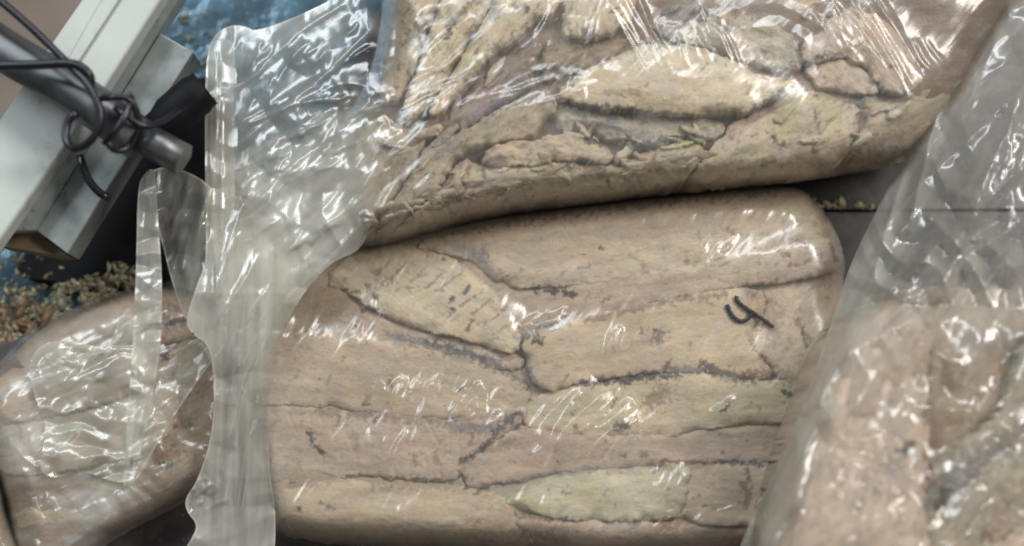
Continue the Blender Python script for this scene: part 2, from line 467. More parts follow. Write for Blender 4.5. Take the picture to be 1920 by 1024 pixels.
def add_loin(pack, parent, poly, ang=0, tint='beige', up=0, R=38, dep=10, rough=1.0, ribs=None, seed=0, label=None, sp=3.2, S=(), spread=4.5, jag=7):
    P = grow(chaikin(poly, 1), spread)
    P = P + np.stack([fbm(P[:, 0] / 34, P[:, 1] / 34, 901, 3) - .5, fbm(P[:, 0] / 34, P[:, 1] / 34, 902, 3) - .5], -1) * 11
    P = resample(P, 5.0)
    P = P + np.stack([fbm(P[:, 0] / 9, P[:, 1] / 9, 903 + seed, 2) - .5, fbm(P[:, 0] / 9, P[:, 1] / 9, 904 + seed, 2) - .5], -1) * jag
    spec = dict(ang=ang, up=up, R=R, dep=dep, rough=rough, ribs=ribs, seed=seed, c=P.mean(0),
                lean=(math.sin(seed * 2.3) * 2.0, math.sin(seed * 1.7 + 1) * 3.2))
    x, y, T, d = tri_grid(P, sp)
    # ragged rim
    h = pack.loin_h(x, y, d, spec)
    top = W(x, y, h)
    low = top.copy(); low[:, 2] = np.minimum(low[:, 2] - .5 * U, max(pack.zb, 1) * U)
    E = boundary_edges(T)
    bi = np.unique(E); remap = {int(b): len(top) + k for k, b in enumerate(bi)}
    V = np.vstack([top, low[bi]])
    # orientation: want up normals
    a = top[T[:, 0]]; b = top[T[:, 1]]; c = top[T[:, 2]]
    nz = ((b - a)[:, 0] * (c - a)[:, 1] - (b - a)[:, 1] * (c - a)[:, 0])
    if np.median(nz) < 0:
        T = T[:, ::-1]; E = E[:, ::-1]
    walls = []
    for p, q in E:
        p, q = int(p), int(q)
        walls.append((q, p, remap[p])); walls.append((q, remap[p], remap[q]))
    F = np.vstack([T, np.array(walls)])
    # colours
    base = np.array(TINT[tint] if isinstance(tint, str) else tint)
    u, v = rot(x, y, -ang)
    n1 = fbm(u / 120, v / 30, seed + 3, 4); n2 = fbm(x / 45, y / 45, seed + 21, 4); n3 = fbm(u / 30, v / 12, seed + 31, 3)
    col = base[None] * np.array([[1.05, .99, .935]]) * (0.74 + .30 * n1[:, None] + .10 * n3[:, None] + .14 * n2[:, None])
    col = col * (1 + (n2[:, None] - .5) * np.array([[.06, -.05, -.20]]))
    # thin darker, browner rim where skin and blood line were trimmed
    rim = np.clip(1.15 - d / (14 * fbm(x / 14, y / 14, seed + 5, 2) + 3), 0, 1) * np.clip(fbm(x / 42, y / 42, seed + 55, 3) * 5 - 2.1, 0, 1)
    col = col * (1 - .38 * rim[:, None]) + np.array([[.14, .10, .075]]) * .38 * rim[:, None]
    # blood spots, scratches and bits of dark meat
    sp1 = np.clip(fbm(u / 30, v / 9, seed + 71, 3) * 7 - 4.9, 0, 1)[:, None] * (.25 + .3 * rough)
    col = col * (1 - sp1 * .62) + np.array([[.16, .11, .085]]) * sp1 * .62
    if rough > 1.5:
        st_ = pack.flakes(x, y, spec)[1] * np.clip(fbm(x / 40, y / 40, seed + 61, 2) * 4 - 1.6, 0, 1)
        col = col * (1 - .6 * st_[:, None]) + np.array([[.13, .095, .07]]) * .6 * st_[:, None]
    gy = np.clip(fbm(x / 75, y / 60, seed + 81, 3) * 3.4 - 1.9, 0, 1)[:, None] * .3
    col = col * (1 - gy) + np.array([[.36, .33, .27]]) * gy
    col = stains_and_shade(x, y, col, S, seed)
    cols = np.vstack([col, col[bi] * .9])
    uv = np.stack([u, v, 0 * u + seed * 7.3], -1)
    uv2 = uv[bi].copy(); uv2[:, 2] += 8
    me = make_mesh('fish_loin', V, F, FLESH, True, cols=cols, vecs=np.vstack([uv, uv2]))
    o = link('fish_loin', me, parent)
    if label: o['label'] = label
    (ax, ay), (bx_, by_) = P.min(0), P.max(0)
    i0, i1 = np.clip([int((ax - RX0) / RS), int((bx_ - RX0) / RS) + 2], 0, RW); j0, j1 = np.clip([int((ay - RY0) / RS), int((by_ - RY0) / RS) + 2], 0, RH)
    gx, gy_ = RX_[j0:j1, i0:i1], RY_[j0:j1, i0:i1]
    dd = seg_dist(gx, gy_, P)[0]
    hh = pack.loin_h(gx, gy_, np.maximum(dd, 0), spec)
    sub = pack.H[j0:j1, i0:i1]
    sub[dd > 0] = np.maximum(sub, hh)[dd > 0]
    return o

def add_bed(pack, parent, k, tint, seed, sp=4.5):
    """the mass of broken flakes that fills the pack beneath and between the loins"""
    o = add_loin(pack, parent, pack.out[::3] if len(pack.out) > 40 else pack.out, tint=tint, up=-k, R=30, dep=4, seed=seed, sp=sp, ang=10, jag=2)
    o.name = 'packed_flakes'; o.data.name = 'packed_flakes'
    return o

def ridge(x, y, h, strokes, sharp=False):
    for x0, y0, x1, y1, w, a in strokes:
        mx = max(abs(w) * 3.2, 4)
        m = (x > min(x0, x1) - mx) & (x < max(x0, x1) + mx) & (y > min(y0, y1) - mx) & (y < max(y0, y1) + mx)
        if not m.any(): continue
        ex, ey = x1 - x0, y1 - y0; Ln = math.hypot(ex, ey) + 1e-6
        px, py = x[m] - x0, y[m] - y0
        t = (px * ex + py * ey) / Ln ** 2
        s = (px * ey - py * ex) / Ln
        s = s + 2.0 * np.sin(t * 5 + x0)
        taper = np.clip(1 - (2 * t - 1) ** 2, 0, 1) ** .7
        h[m] += a * taper * (np.exp(-(np.sqrt(s * s + 1.5) - 1.2) / w) * 1.3 if sharp else np.exp(-(s / w) ** 2))
    return h

def cluster(rng, cx, cy, rx, ry, ang, n, ln, w=(2.5, 5), a=(2, 5), jit=9):
    out = []
    for _ in range(n):
        r = math.sqrt(rng.random()); th = rng.random() * 2 * math.pi
        x = cx + rx * r * math.cos(th); y = cy + ry * r * math.sin(th)
        g = math.radians(ang + rng.normal() * jit); l = ln * (.5 + rng.random())
        dx, dy = math.cos(g) * l / 2, -math.sin(g) * l / 2     # ang: degrees counter-clockwise as seen
        ww = rng.uniform(*w) * 1.15
        # height follows width, so the flanks lean 15-30 degrees; a: how bold the fold is
        out.append((x - dx, y - dy, x + dx, y + dy, ww, ww * rng.uniform(.25, .5) * (.45 + .13 * (a[0] + a[1]) / 2)))
    return out

def crumple(x, y, lam, seed, n=4):
    """facetted folds: a sum of warped triangle waves"""
    rng = np.random.default_rng(seed); s = 0
    for i in range(n):
        a = rng.random() * 180; l = lam * (0.6 + rng.random() * .9)
        u, v = rot(x, y, a)
        ph = u / l + 2.2 * fbm(x / (lam * 2.3), y / (lam * 2.3), seed + i * 11, 2) + rng.random()
        tw = np.abs((ph % 1) * 2 - 1)
        s = s + (tw - .5) * np.clip(fbm(x / (lam * 1.7), y / (lam * 1.7), seed + 70 + i, 2) * 2.6 - .8, 0, 1)
    return s * lam * .22

def add_film(name, parent, poly, hf, mat, sp=3.0, cloud=.06, ang=60, seed=0, round_=2, label=None, floor=None):
    P = chaikin(poly, round_) if round_ else np.asarray(poly, float)
    x, y, T, d = tri_grid(P, sp)
    h = hf(x, y, d)
    if floor is not None: f0 = floor(x, y) - 1.2; h = f0 + np.where(h > f0, h - f0, 0)
    V = W(x, y, h)
    a = V[T[:, 0]]; b = V[T[:, 1]]; c = V[T[:, 2]]
    nz = ((b - a)[:, 0] * (c - a)[:, 1] - (b - a)[:, 1] * (c - a)[:, 0])
    if np.median(nz) < 0: T = T[:, ::-1]
    u, v = rot(x, y, -ang)
    cl = cloud(x, y, d) if callable(cloud) else np.full(x.shape, cloud)
    me = make_mesh(name, V, T, mat, True, vecs=np.stack([u, v, 0 * u + seed], -1), floats={'cloud': np.clip(cl, 0, 1)})
    o = link(name, me, parent)
    if label: o['label'] = label
    return o

# ================================================================== PACK A (centre, marked 4)
A = Pack([(560, 480), (700, 440), (900, 400), (1100, 372), (1300, 352), (1485, 338), (1545, 395), (1585, 480), (1575, 545), (1600, 640), (1640, 740), (1600, 870),
          (1560, 980), (1500, 1050), (1100, 1046), (960, 1034), (800, 1024), (540, 1016), (480, 960), (455, 850), (442, 720), (448, 620), (478, 540), (530, 490)], 8, 130, 62, seed=4)
A.zb = 5
pa = empty('fish_pack', 1000, 700, 0)
tag(pa, 'clear vacuum pack of pale fish loins in the middle, hand-marked with a black 4', 'fish pack', 'plastic packs of cooked fish loins')
SA = [([(1003, 540), (1030, 545), (1075, 548)], 7, .9, DK), ([(985, 600), (1020, 612), (1065, 600)], 8, .8, GY), ([(975, 590), (985, 625), (1010, 640)], 8, .95, DK), ([(985, 605), (1030, 608)], 9, .8, (.12, .14, .17)), ([(990, 690), (1000, 725)], 8, .7, GY), ([(1180, 706), (1250, 700)], 8, .8, DK), ([(1440, 620), (1470, 640)], 16, .3, BR), ([(560, 585), (600, 560)], 10, .4, PK), ([(905, 845), (960, 830)], 10, .45, BR),
      ([(960, 560), (975, 600), (975, 650), (990, 700), (1000, 735)], 9, .6, GY),
      ([(1100, 600), (1180, 582), (1250, 566), (1360, 552)], 6, .65, BR), ([(1000, 590), (1100, 585), (1190, 570)], 9, .4, PK),
      ([(1090, 718), (1150, 715), (1200, 709), (1270, 703)], 7, .9, DK), ([(1240, 697), (1290, 695), (1330, 690)], 7, .7, GY), ([(1320, 685), (1350, 700), (1410, 712)], 10, .75, DK),
      ([(1410, 700), (1460, 700), (1500, 722)], 12, .6, BR), ([(1235, 636), (1238, 630)], 12, .6, DK), ([(1190, 645), (1225, 640)], 9, .35, BR), ([(1220, 755), (1245, 738)], 16, .55, BR), ([(1160, 798), (1175, 800)], 8, .9, DK), ([(1205, 850), (1213, 852)], 7, .7, BR),
      ([(730, 630), (800, 645), (860, 658), (930, 680)], 10, .75, GY), ([(800, 640), (850, 655), (905, 672)], 6, .55, DK), ([(690, 535), (705, 560)], 4.5, .8, DK), ([(905, 680), (960, 700), (990, 725)], 7, .6, DK),
      ([(845, 562), (850, 556)], 4.5, .95, DK), ([(848, 580), (850, 580)], 4, .95, DK), ([(870, 550), (880, 538)], 4, .9, DK), ([(885, 600), (875, 620)], 4, .8, BR), ([(820, 545), (835, 532)], 3.5, .7, BR), ([(862, 575), (905, 545)], 2.6, .7, BR), ([(885, 590), (920, 562)], 2.4, .6, BR), ([(800, 540), (830, 512)], 2.4, .6, BR), ([(770, 530), (800, 500)], 2.4, .5, BR), ([(735, 520), (765, 490)], 2.4, .5, BR), ([(840, 530), (868, 508)], 2.4, .6, BR), ([(905, 612), (935, 590)], 2.4, .6, BR), ([(925, 628), (950, 610)], 2.4, .5, BR), ([(700, 520), (735, 486)], 2.2, .45, BR), ([(700, 510), (715, 500)], 3, .5, BR),
      ([(600, 770), (680, 778), (760, 785), (840, 790)], 9, .55, BR), ([(840, 798), (900, 805), (960, 790)], 9, .6, GY), ([(940, 790), (975, 775)], 6, .8, DK), ([(865, 865), (900, 845), (930, 815)], 6, .8, DK), ([(955, 790), (935, 805)], 5, .7, DK),
      ([(580, 810), (590, 835), (608, 850)], 5, .9, DK), ([(665, 815), (670, 840)], 6, .4, BR), ([(775, 850), (780, 870)], 6, .5, BR), ([(815, 850), (820, 870)], 6, .5, BR),
      ([(510, 888), (540, 890)], 5, .7, BR), ([(650, 892), (700, 893)], 3.5, .8, DK), ([(720, 895), (760, 898)], 3, .7, BR), ([(780, 899), (850, 903)], 4, .8, DK), ([(700, 905), (800, 910), (870, 905)], 12, .4, BR), ([(520, 915), (560, 905), (620, 900)], 9, .35, BR),
      ([(865, 890), (872, 910)], 6, .8, DK), ([(900, 915), (940, 912), (968, 908)], 7, .75, DK), ([(950, 905), (1000, 895), (1060, 888), (1120, 880)], 5, .6, GY),
      ([(1100, 880), (1180, 874), (1250, 868)], 6, .45, GY), ([(1240, 866), (1340, 868)], 4, .8, BR), ([(1350, 868), (1425, 870)], 5, .8, DK), ([(965, 965), (1010, 970), (1060, 975)], 5, .75, DK), ([(1230, 975), (1260, 978), (1280, 975)], 8, .6, RUST),
      ([(950, 940), (980, 930), (1010, 950)], 22, .35, YG), ([(1080, 920), (1120, 930)], 24, .2, YG), ([(1040, 990), (1060, 1000)], 6, .6, GY), ([(900, 990), (960, 960), (1010, 985)], 26, .35, RUST), ([(980, 1000), (1060, 1010)], 8, .5, BR),
      ([(1395, 910), (1405, 925), (1395, 945)], 9, .7, BR), ([(1400, 880), (1405, 900)], 4, .7, DK),
      ([(1400, 620), (1410, 650), (1450, 690)], 4, .55, BR), ([(1420, 535), (1400, 545)], 9, .5, GY), ([(1365, 430), (1385, 445)], 5, .6, DK), ([(1180, 478), (1215, 500)], 4, .5, BR), ([(1125, 465), (1130, 468)], 4, .8, DK),
      ([(1460, 470), (1480, 480)], 5, .8, DK), ([(1430, 435), (1450, 455)], 6, .5, BR), ([(1500, 420), (1540, 470), (1560, 500)], 26, .4, GY), ([(1480, 400), (1550, 450)], 20, .3, YG), ([(1440, 505), (1500, 520), (1560, 520)], 14, .4, GY), ([(1560, 460), (1565, 485)], 5, .7, DK),
      ([(1340, 470), (1400, 490), (1440, 480)], 34, .35, PALE), ([(900, 470), (940, 540), (965, 590)], 12, .5, GY), ([(840, 452), (900, 480)], 12, .45, GY), ([(780, 446), (860, 440)], 8, .5, YG),
      ([(1430, 560), (1440, 600)], 26, .3, BR), ([(1495, 600), (1520, 640)], 5, .7, BR), ([(1505, 620), (1512, 650)], 4, .7, DK), ([(1440, 745), (1490, 740)], 24, .4, YG), ([(1330, 770), (1370, 800)], 24, .25, GN), ([(1355, 770), (1365, 762)], 5, .9, DK),
      ([(1470, 735), (1492, 745)], 6, .9, DK), ([(640, 560), (700, 590), (760, 605)], 16, .35, PK), ([(505, 690), (560, 690)], 14, .4, PK), ([(530, 640), (600, 600)], 16, .3, PK), ([(560, 520), (600, 490)], 14, .3, PK),
      ([(1150, 500), (1250, 490), (1300, 500)], 22, .25, PALE), ([(1000, 400), (1200, 378), (1450, 352)], 13, .65, BR), ([(820, 433), (1000, 402)], 14, .6, BR)]  # the closing brown strokes paint the shade below pack B's lower edge
def nicks(box_, n, seed, angs=(58, 12)):
    """short cuts between muscle flakes, blood dots and crumbs of dark meat"""
    r = np.random.default_rng(seed); out = []
    for k in range(n):
        x, y = r.uniform(box_[0], box_[2]), r.uniform(box_[1], box_[3])
        a = math.radians(-(angs[0] if r.random() < .45 else angs[1]) + r.normal() * 14); l = r.uniform(3, 20) if r.random() < .6 else 1.5
        c = [DK, BR, GY, BR, (.24, .17, .13)][r.integers(5)]
        out.append(([(x - math.cos(a) * l / 2, y - math.sin(a) * l / 2), (x + math.cos(a) * l / 2, y + math.sin(a) * l / 2)], r.uniform(2.0, 4.2), r.uniform(.35, .85), c))
    return out
SA += nicks((480, 380, 1560, 1010), 170, 401) + nicks((560, 480, 960, 660), 24, 402) + nicks((1380, 400, 1570, 560), 22, 403)
loinsA = [
 # left column
 dict(poly=[(640, 492), (700, 466), (770, 462), (850, 488), (915, 535), (955, 585), (978, 645), (955, 658), (900, 642), (830, 622), (765, 606), (700, 578), (655, 545), (610, 525)], ang=-28, tint='pale', up=8, ribs=(-44, 21, 2.6), seed=11, label='ribbed pale loin cut across its muscle bands'),
 dict(poly=[(540, 540), (590, 500), (640, 492), (655, 545), (700, 578), (765, 606), (830, 622), (900, 645), (978, 668), (985, 690), (920, 690), (840, 668), (740, 640), (620, 628), (460, 622), (490, 550)], ang=-15, tint='pink', up=-3, seed=12),
 dict(poly=[(452, 640), (470, 622), (620, 630), (740, 642), (850, 672), (950, 696), (1002, 735), (970, 762), (890, 796), (760, 780), (620, 765), (500, 752), (448, 760), (446, 700)], ang=-5, tint='beige', up=4, seed=13),
 dict(poly=[(448, 770), (500, 755), (620, 768), (760, 783), (880, 799), (965, 768), (990, 762), (965, 800), (880, 862), (862, 902), (760, 898), (640, 888), (500, 884), (462, 890)], ang=-4, tint='pink', R=18, seed=14, ribs=(95, 30, 3)),
 dict(poly=[(478, 890), (500, 886), (640, 892), (760, 902), (865, 908), (940, 925), (962, 962), (1004, 1032), (800, 1022), (560, 1014), (500, 980)], ang=-3, tint='warm', R=24, seed=15),
 # right column
 dict(poly=[(760, 462), (900, 425), (1100, 385), (1300, 362), (1495, 346), (1535, 395), (1555, 440), (1480, 455), (1300, 500), (1180, 520), (1050, 535), (945, 540), (900, 495), (850, 470)], ang=8, tint='beige', up=0, R=30, seed=16),
 dict(poly=[(948, 543), (1050, 538), (1180, 522), (1300, 502), (1480, 458), (1558, 443), (1578, 490), (1560, 512), (1440, 526), (1330, 545), (1180, 578), (1060, 602), (990, 612), (968, 585)], ang=10, tint='pink', up=3, R=20, seed=17),
 dict(poly=[(982, 640), (1000, 618), (1060, 606), (1180, 582), (1320, 550), (1420, 538), (1440, 580), (1400, 620), (1420, 660), (1455, 705), (1400, 712), (1330, 696), (1250, 692), (1150, 706), (1080, 716), (1015, 733), (992, 690)], ang=12, tint='warm', up=8, R=26, seed=18, label='smooth loin under the handwritten 4'),
 dict(poly=[(1425, 538), (1500, 522), (1575, 505), (1590, 600), (1560, 680), (1530, 740), (1500, 716), (1458, 705), (1420, 655), (1403, 620), (1442, 580)], ang=50, tint='beige', up=-2, R=20, seed=19, rough=1.4),
 dict(poly=[(1005, 742), (1080, 720), (1150, 710), (1250, 696), (1330, 700), (1400, 716), (1500, 720), (1625, 735), (1610, 800), (1440, 786), (1340, 800), (1250, 815), (1100, 818), (1000, 805), (975, 778)], ang=6, tint='pale', up=5, R=25, seed=20),
 dict(poly=[(868, 880), (900, 855), (975, 800), (1000, 808), (1100, 820), (1250, 818), (1340, 803), (1440, 790), (1610, 800), (1600, 862), (1430, 868), (1240, 868), (1060, 884), (960, 908), (880, 916)], ang=8, tint='pink', up=-2, R=20, seed=21),
 dict(poly=[(945, 936), (985, 908), (1060, 888), (1240, 872), (1295, 874), (1285, 925), (1268, 974), (1160, 974), (1060, 970), (985, 960)], ang=4, tint='green', up=6, R=40, dep=22, seed=22, label='pale greenish white loin'),
 dict(poly=[(1298, 874), (1430, 872), (1600, 868), (1570, 940), (1550, 990), (1400, 984), (1272, 976), (1288, 925)], ang=2, tint='beige', up=2, R=22, seed=23),
 dict(poly=[(960, 968), (1060, 975), (1160, 978), (1400, 988), (1500, 990), (1490, 1045), (1200, 1045), (1005, 1034)], ang=2, tint='pink', up=-4, R=18, seed=24),
]
add_bed(A, pa, 8, (.36, .30, .23), 90)
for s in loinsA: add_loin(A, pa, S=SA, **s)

def dilate(a, k):
    for ax in (0, 1):
        o = a.copy()
        for q in range(1, k + 1):
            sh = np.roll(a, q, ax); o = np.maximum(o, sh)
            sh = np.roll(a, -q, ax); o = np.maximum(o, sh)
        a = o
    return a

def film_height(pack, k=3, lift=3.0, span=3):
    """taut film: it bridges the hollows between the loins"""
    b = box(dilate(pack.H, 1), 1, 1)
    c = box(dilate(pack.H, span), k, 3)
    inner = np.clip((seg_dist(RX_, RY_, pack.out)[0] - 4) / 70, 0, 1)
    f = box(np.maximum(c * inner + b * (1 - inner), box(b, 1, 2)), 1, 2)
    return lambda x, y: sample(f, x, y) + lift

rng = np.random.default_rng(7)
WA = (cluster(rng, 440 * 2, 760, 30, 34, 66, 12, 50, w=(4, 7), a=(6, 10)) + cluster(rng, 1100, 800, 80, 40, 47, 16, 120, w=(5, 9), a=(6, 10), jit=4) + cluster(rng, 560, 590, 70, 100, 62, 14, 110, a=(2, 5)) + cluster(rng, 690, 570, 30, 60, 65, 10, 60) + cluster(rng, 800, 735, 120, 24, 66, 26, 46, a=(4, 8)) + cluster(rng, 900, 770, 40, 45, 62, 18, 55, a=(4, 8))
      + cluster(rng, 1100, 800, 110, 50, 47, 16, 90, a=(4, 8), jit=5) + cluster(rng, 740, 845, 60, 40, 68, 8, 60, a=(3, 6)) + cluster(rng, 1240, 895, 40, 25, 55, 6, 40, a=(4, 7))
      + cluster(rng, 500, 790, 30, 190, 82, 20, 120, a=(1, 4), jit=5) + cluster(rng, 1150, 635, 14, 14, 68, 4, 60, a=(4, 8)) + cluster(rng, 1355, 765, 16, 12, 50, 4, 55, a=(4, 8)) + cluster(rng, 1345, 465, 25, 14, 60, 6, 40, a=(3, 6))
      + cluster(rng, 1300, 980, 120, 40, 30, 14, 90, a=(2, 5)) + cluster(rng, 850, 960, 340, 50, 74, 7, 60, a=(1, 4), jit=16) + cluster(rng, 1000, 700, 480, 280, 50, 9, 90, a=(-2, -1), jit=18) + cluster(rng, 1030, 600, 40, 14, 25, 5, 60, a=(4, 8)))
fA = film_height(A, 3, 1.8, 2)
def taut(x, y, ang, seed, a=3.0):
    u, v = rot(x, y, -ang)
    return a * (fbm(u / 150, v / 30, seed, 3) - .5) + a * .25 * (fbm(u / 90, v / 12, seed + 4, 2) - .5)
WA = [(p, q, r_, t, w_ * 1.25, a_ * 1.45) for p, q, r_, t, w_, a_ in WA]
WA += [(1000, 872, 1112, 765, 13, 7), (1040, 872, 1150, 770, 11, 6), (1085, 868, 1196, 768, 13, 7), (868, 812, 908, 735, 12, 6.5), (722, 780, 762, 706, 8, 4.4), (752, 780, 784, 712, 8, 4.2), (786, 782, 812, 716, 9, 4.8),
       (560, 600, 598, 512, 9, 4.6), (510, 660, 552, 580, 9, 4.6), (672, 640, 708, 545, 8, 4.2), (738, 872, 762, 805, 6, 3.4), (1138, 660, 1166, 612, 9, 5), (1334, 790, 1378, 742, 8, 4.4)]
def hA(x, y, d):
    h = fA(x, y) + taut(x, y, 58, 200, 3.6)
    h = ridge(x, y, h, WA)
    return h + 0 * x
film_a = add_film('vacuum_film', pa, floor=fA, poly=[(505, 500), (620, 455), (760, 430), (900, 400), (1100, 374), (1300, 354), (1487, 338), (1548, 393), (1588, 480), (1580, 545), (1605, 640), (1645, 740), (1605, 870),
          (1565, 985), (1505, 1058), (1100, 1056), (960, 1044), (800, 1034), (540, 1026), (470, 970), (445, 850), (432, 720), (438, 620), (468, 532)], hf=hA, mat=FILM, cloud=lambda x, y, d: .07 + .05 * fbm(x / 80, y / 80, 3, 2) + .30 * np.clip(1 - (x - 455) / 100, 0, 1), seed=1)

def ribbon(name, parent, strokes, hf, mat, w=4.0, lift=2.6):
    V = []; F = []
    for pts in strokes:
        P = chaikin(pts, 3, closed=False)
        k0 = len(V)
        for i, p in enumerate(P):
            t = P[min(i + 1, len(P) - 1)] - P[max(i - 1, 0)]; t = t / (np.linalg.norm(t) + 1e-9)
            n = np.array([-t[1], t[0]]); ww = w * (.8 + .35 * math.sin(i * 1.7) * .5 + .15)
            for sgn, up in ((-1, 0), (0, .9), (1, 0)):
                q = p + n * ww * sgn
                V.append(W(q[0], q[1], hf(np.array([q[0]]), np.array([q[1]]))[0] + lift + up))
        m = len(P)
        for i in range(m - 1):
            for j in (0, 1):
                a = k0 + i * 3 + j; F.append((a, a + 1, a + 4, a + 3))
    return link(name, make_mesh(name, np.array(V), F, mat), parent)
ribbon('handwritten_number', film_a, [[(1363, 571), (1370, 588), (1381, 600), (1394, 603), (1406, 596), (1412, 582)],
                                 [(1382, 555), (1380, 561), (1390, 572), (1410, 585), (1430, 598), (1451, 614)]],
       lambda x, y: hA(x, y, 0), INK)

# ================================================================== PACK B (upper)
B = Pack([(655, 470), (640, 420), (610, 360), (610, 280), (680, 190), (720, 80), (730, -90), (2000, -90), (1860, 60), (1800, 190), (1700, 306), (1500, 336), (1300, 354), (1100, 378), (900, 404), (760, 446)],
         95, 235, 80, seed=9)
B.zb = 92
pb = empty('fish_pack', 1200, 200, 92)
tag(pb, 'crumpled clear pack of torn fish loins at the top, overlapping the pack marked 4', 'fish pack', 'plastic packs of cooked fish loins')
SB = [([(1110, 208), (1250, 218), (1330, 222)], 7, .8, BR), ([(1060, 195), (1110, 200), (1190, 205)], 6, .8, DK), ([(1140, 175), (1200, 172)], 6, .5, BR), ([(1200, 190), (1300, 200), (1400, 205)], 14, .5, (.30, .22, .11)), ([(1505, 150), (1450, 185), (1410, 208)], 7, .9, DK), ([(1380, 215), (1420, 205)], 8, .8, BR),
      ([(1140, 225), (1160, 245), (1220, 258)], 7, .8, GY), ([(1150, 265), (1180, 270), (1225, 275)], 8, .9, DK), ([(1230, 265), (1300, 262), (1330, 262)], 7, .7, DK), ([(1060, 225), (1110, 232), (1160, 228)], 5, .6, GY), ([(1100, 262), (1140, 275)], 6, .8, DK), ([(1280, 270), (1310, 268)], 8, .7, YG),
      ([(1085, 310), (1110, 320), (1130, 325)], 12, .75, BR), ([(1065, 305), (1070, 315)], 6, .8, DK), ([(980, 345), (1000, 340)], 6, .8, RUST), ([(1020, 300), (1025, 320)], 9, .5, BR), ([(905, 320), (908, 330)], 5, .8, DK), ([(850, 370), (880, 365)], 9, .6, BR), ([(1150, 300), (1160, 310)], 6, .7, GY),
      ([(1210, 310), (1230, 300)], 5, .5, RUST), ([(1450, 255), (1452, 262)], 6, .8, DK), ([(1520, 250), (1530, 270)], 5, .6, BR), ([(1430, 310), (1450, 302)], 5, .7, DK), ([(1395, 320), (1410, 318)], 9, .6, RUST), ([(1470, 240), (1480, 200), (1500, 190)], 22, .5, YG), ([(1540, 190), (1560, 240)], 22, .45, YG), ([(1380, 310), (1420, 290)], 26, .35, YG), ([(1000, 330), (1100, 345), (1300, 335)], 22, .3, YG),
      ([(1590, 190), (1650, 178), (1710, 176)], 9, .85, GY), ([(1600, 185), (1620, 205)], 8, .7, DK), ([(1680, 200), (1690, 205)], 18, .4, GY), ([(1530, 175), (1590, 190)], 10, .4, BR),
      ([(1240, 52), (1290, 38), (1320, 35)], 5, .9, DK), ([(1230, 18), (1300, 17)], 6, .8, DK), ([(1350, 20), (1420, 28)], 8, .7, BR), ([(1420, 22), (1430, 28)], 5, .9, DK), ([(1405, 122), (1440, 140), (1470, 142)], 8, .85, BR), ([(1480, 145), (1490, 120)], 6, .8, BR), ([(1365, 80), (1370, 86)], 6, .8, BR), ([(1400, 78), (1405, 76)], 5, .8, PK), ([(1430, 95), (1434, 100)], 5, .6, BR),
      ([(1510, 118), (1540, 105), (1575, 100)], 6, .85, DK), ([(1600, 90), (1620, 80)], 5, .6, BR), ([(1180, 60), (1220, 70), (1235, 60)], 20, .7, (.14, .09, .09)), ([(1080, 70), (1110, 65)], 14, .75, DK), ([(1010, 125), (1050, 135)], 22, .6, BR), ([(1010, 138), (1040, 130)], 8, .8, DK),
      ([(960, 160), (985, 150)], 10, .8, DK), ([(1000, 180), (940, 195), (900, 205)], 9, .7, GY), ([(890, 215), (930, 200)], 9, .7, (.16, .14, .2)), ([(840, 50), (870, 20), (895, 0)], 7, .8, BR), ([(835, 70), (850, 45)], 6, .8, DK), ([(770, 75), (785, 50)], 13, .85, BR), ([(810, 20), (800, 50), (805, 75)], 8, .6, GY),
      ([(880, 140), (930, 100), (985, 65)], 13, .7, (.12, .09, .07)), ([(860, 160), (900, 150), (905, 190)], 16, .45, PK), ([(970, 15), (985, 12)], 7, .6, BR), ([(925, 35), (935, 28)], 8, .6, GY), ([(795, 90), (795, 60)], 5, .6, BR), ([(830, 250), (835, 240)], 8, .5, BR),
      ([(770, 240), (775, 225)], 9, .8, BR), ([(755, 310), (765, 340)], 12, .7, BR), ([(800, 265), (815, 250)], 14, .5, BR), ([(735, 300), (760, 360)], 14, .4, BR), ([(700, 350), (720, 330)], 16, .35, YG), ([(830, 280), (850, 260)], 18, .5, GY),
      ([(1700, 80), (1740, 70)], 5, .7, BR), ([(1740, 90), (1760, 60), (1790, 70)], 24, .6, BR), ([(1720, 130), (1760, 140)], 12, .5, GY), ([(1530, 100), (1560, 60)], 22, .4, (.42, .40, .36)), ([(1230, 110), (1280, 100)], 30, .3, PALE), ([(860, 130), (890, 110)], 16, .4, YG), ([(1690, 30), (1700, 50)], 10, .5, BR),
      ([(1720, 5), (1730, 0)], 5, .8, DK), ([(870, 410), (1000, 380), (1200, 360), (1400, 340)], 7, .4, BR), ([(1600, 280), (1700, 250)], 10, .3, BR), ([(1600, 300), (1670, 285)], 12, .45, DK)]
SB += nicks((660, 0, 1760, 420), 200, 404, (60, 15)) + nicks((720, 280, 1300, 400), 40, 405, (80, 10))
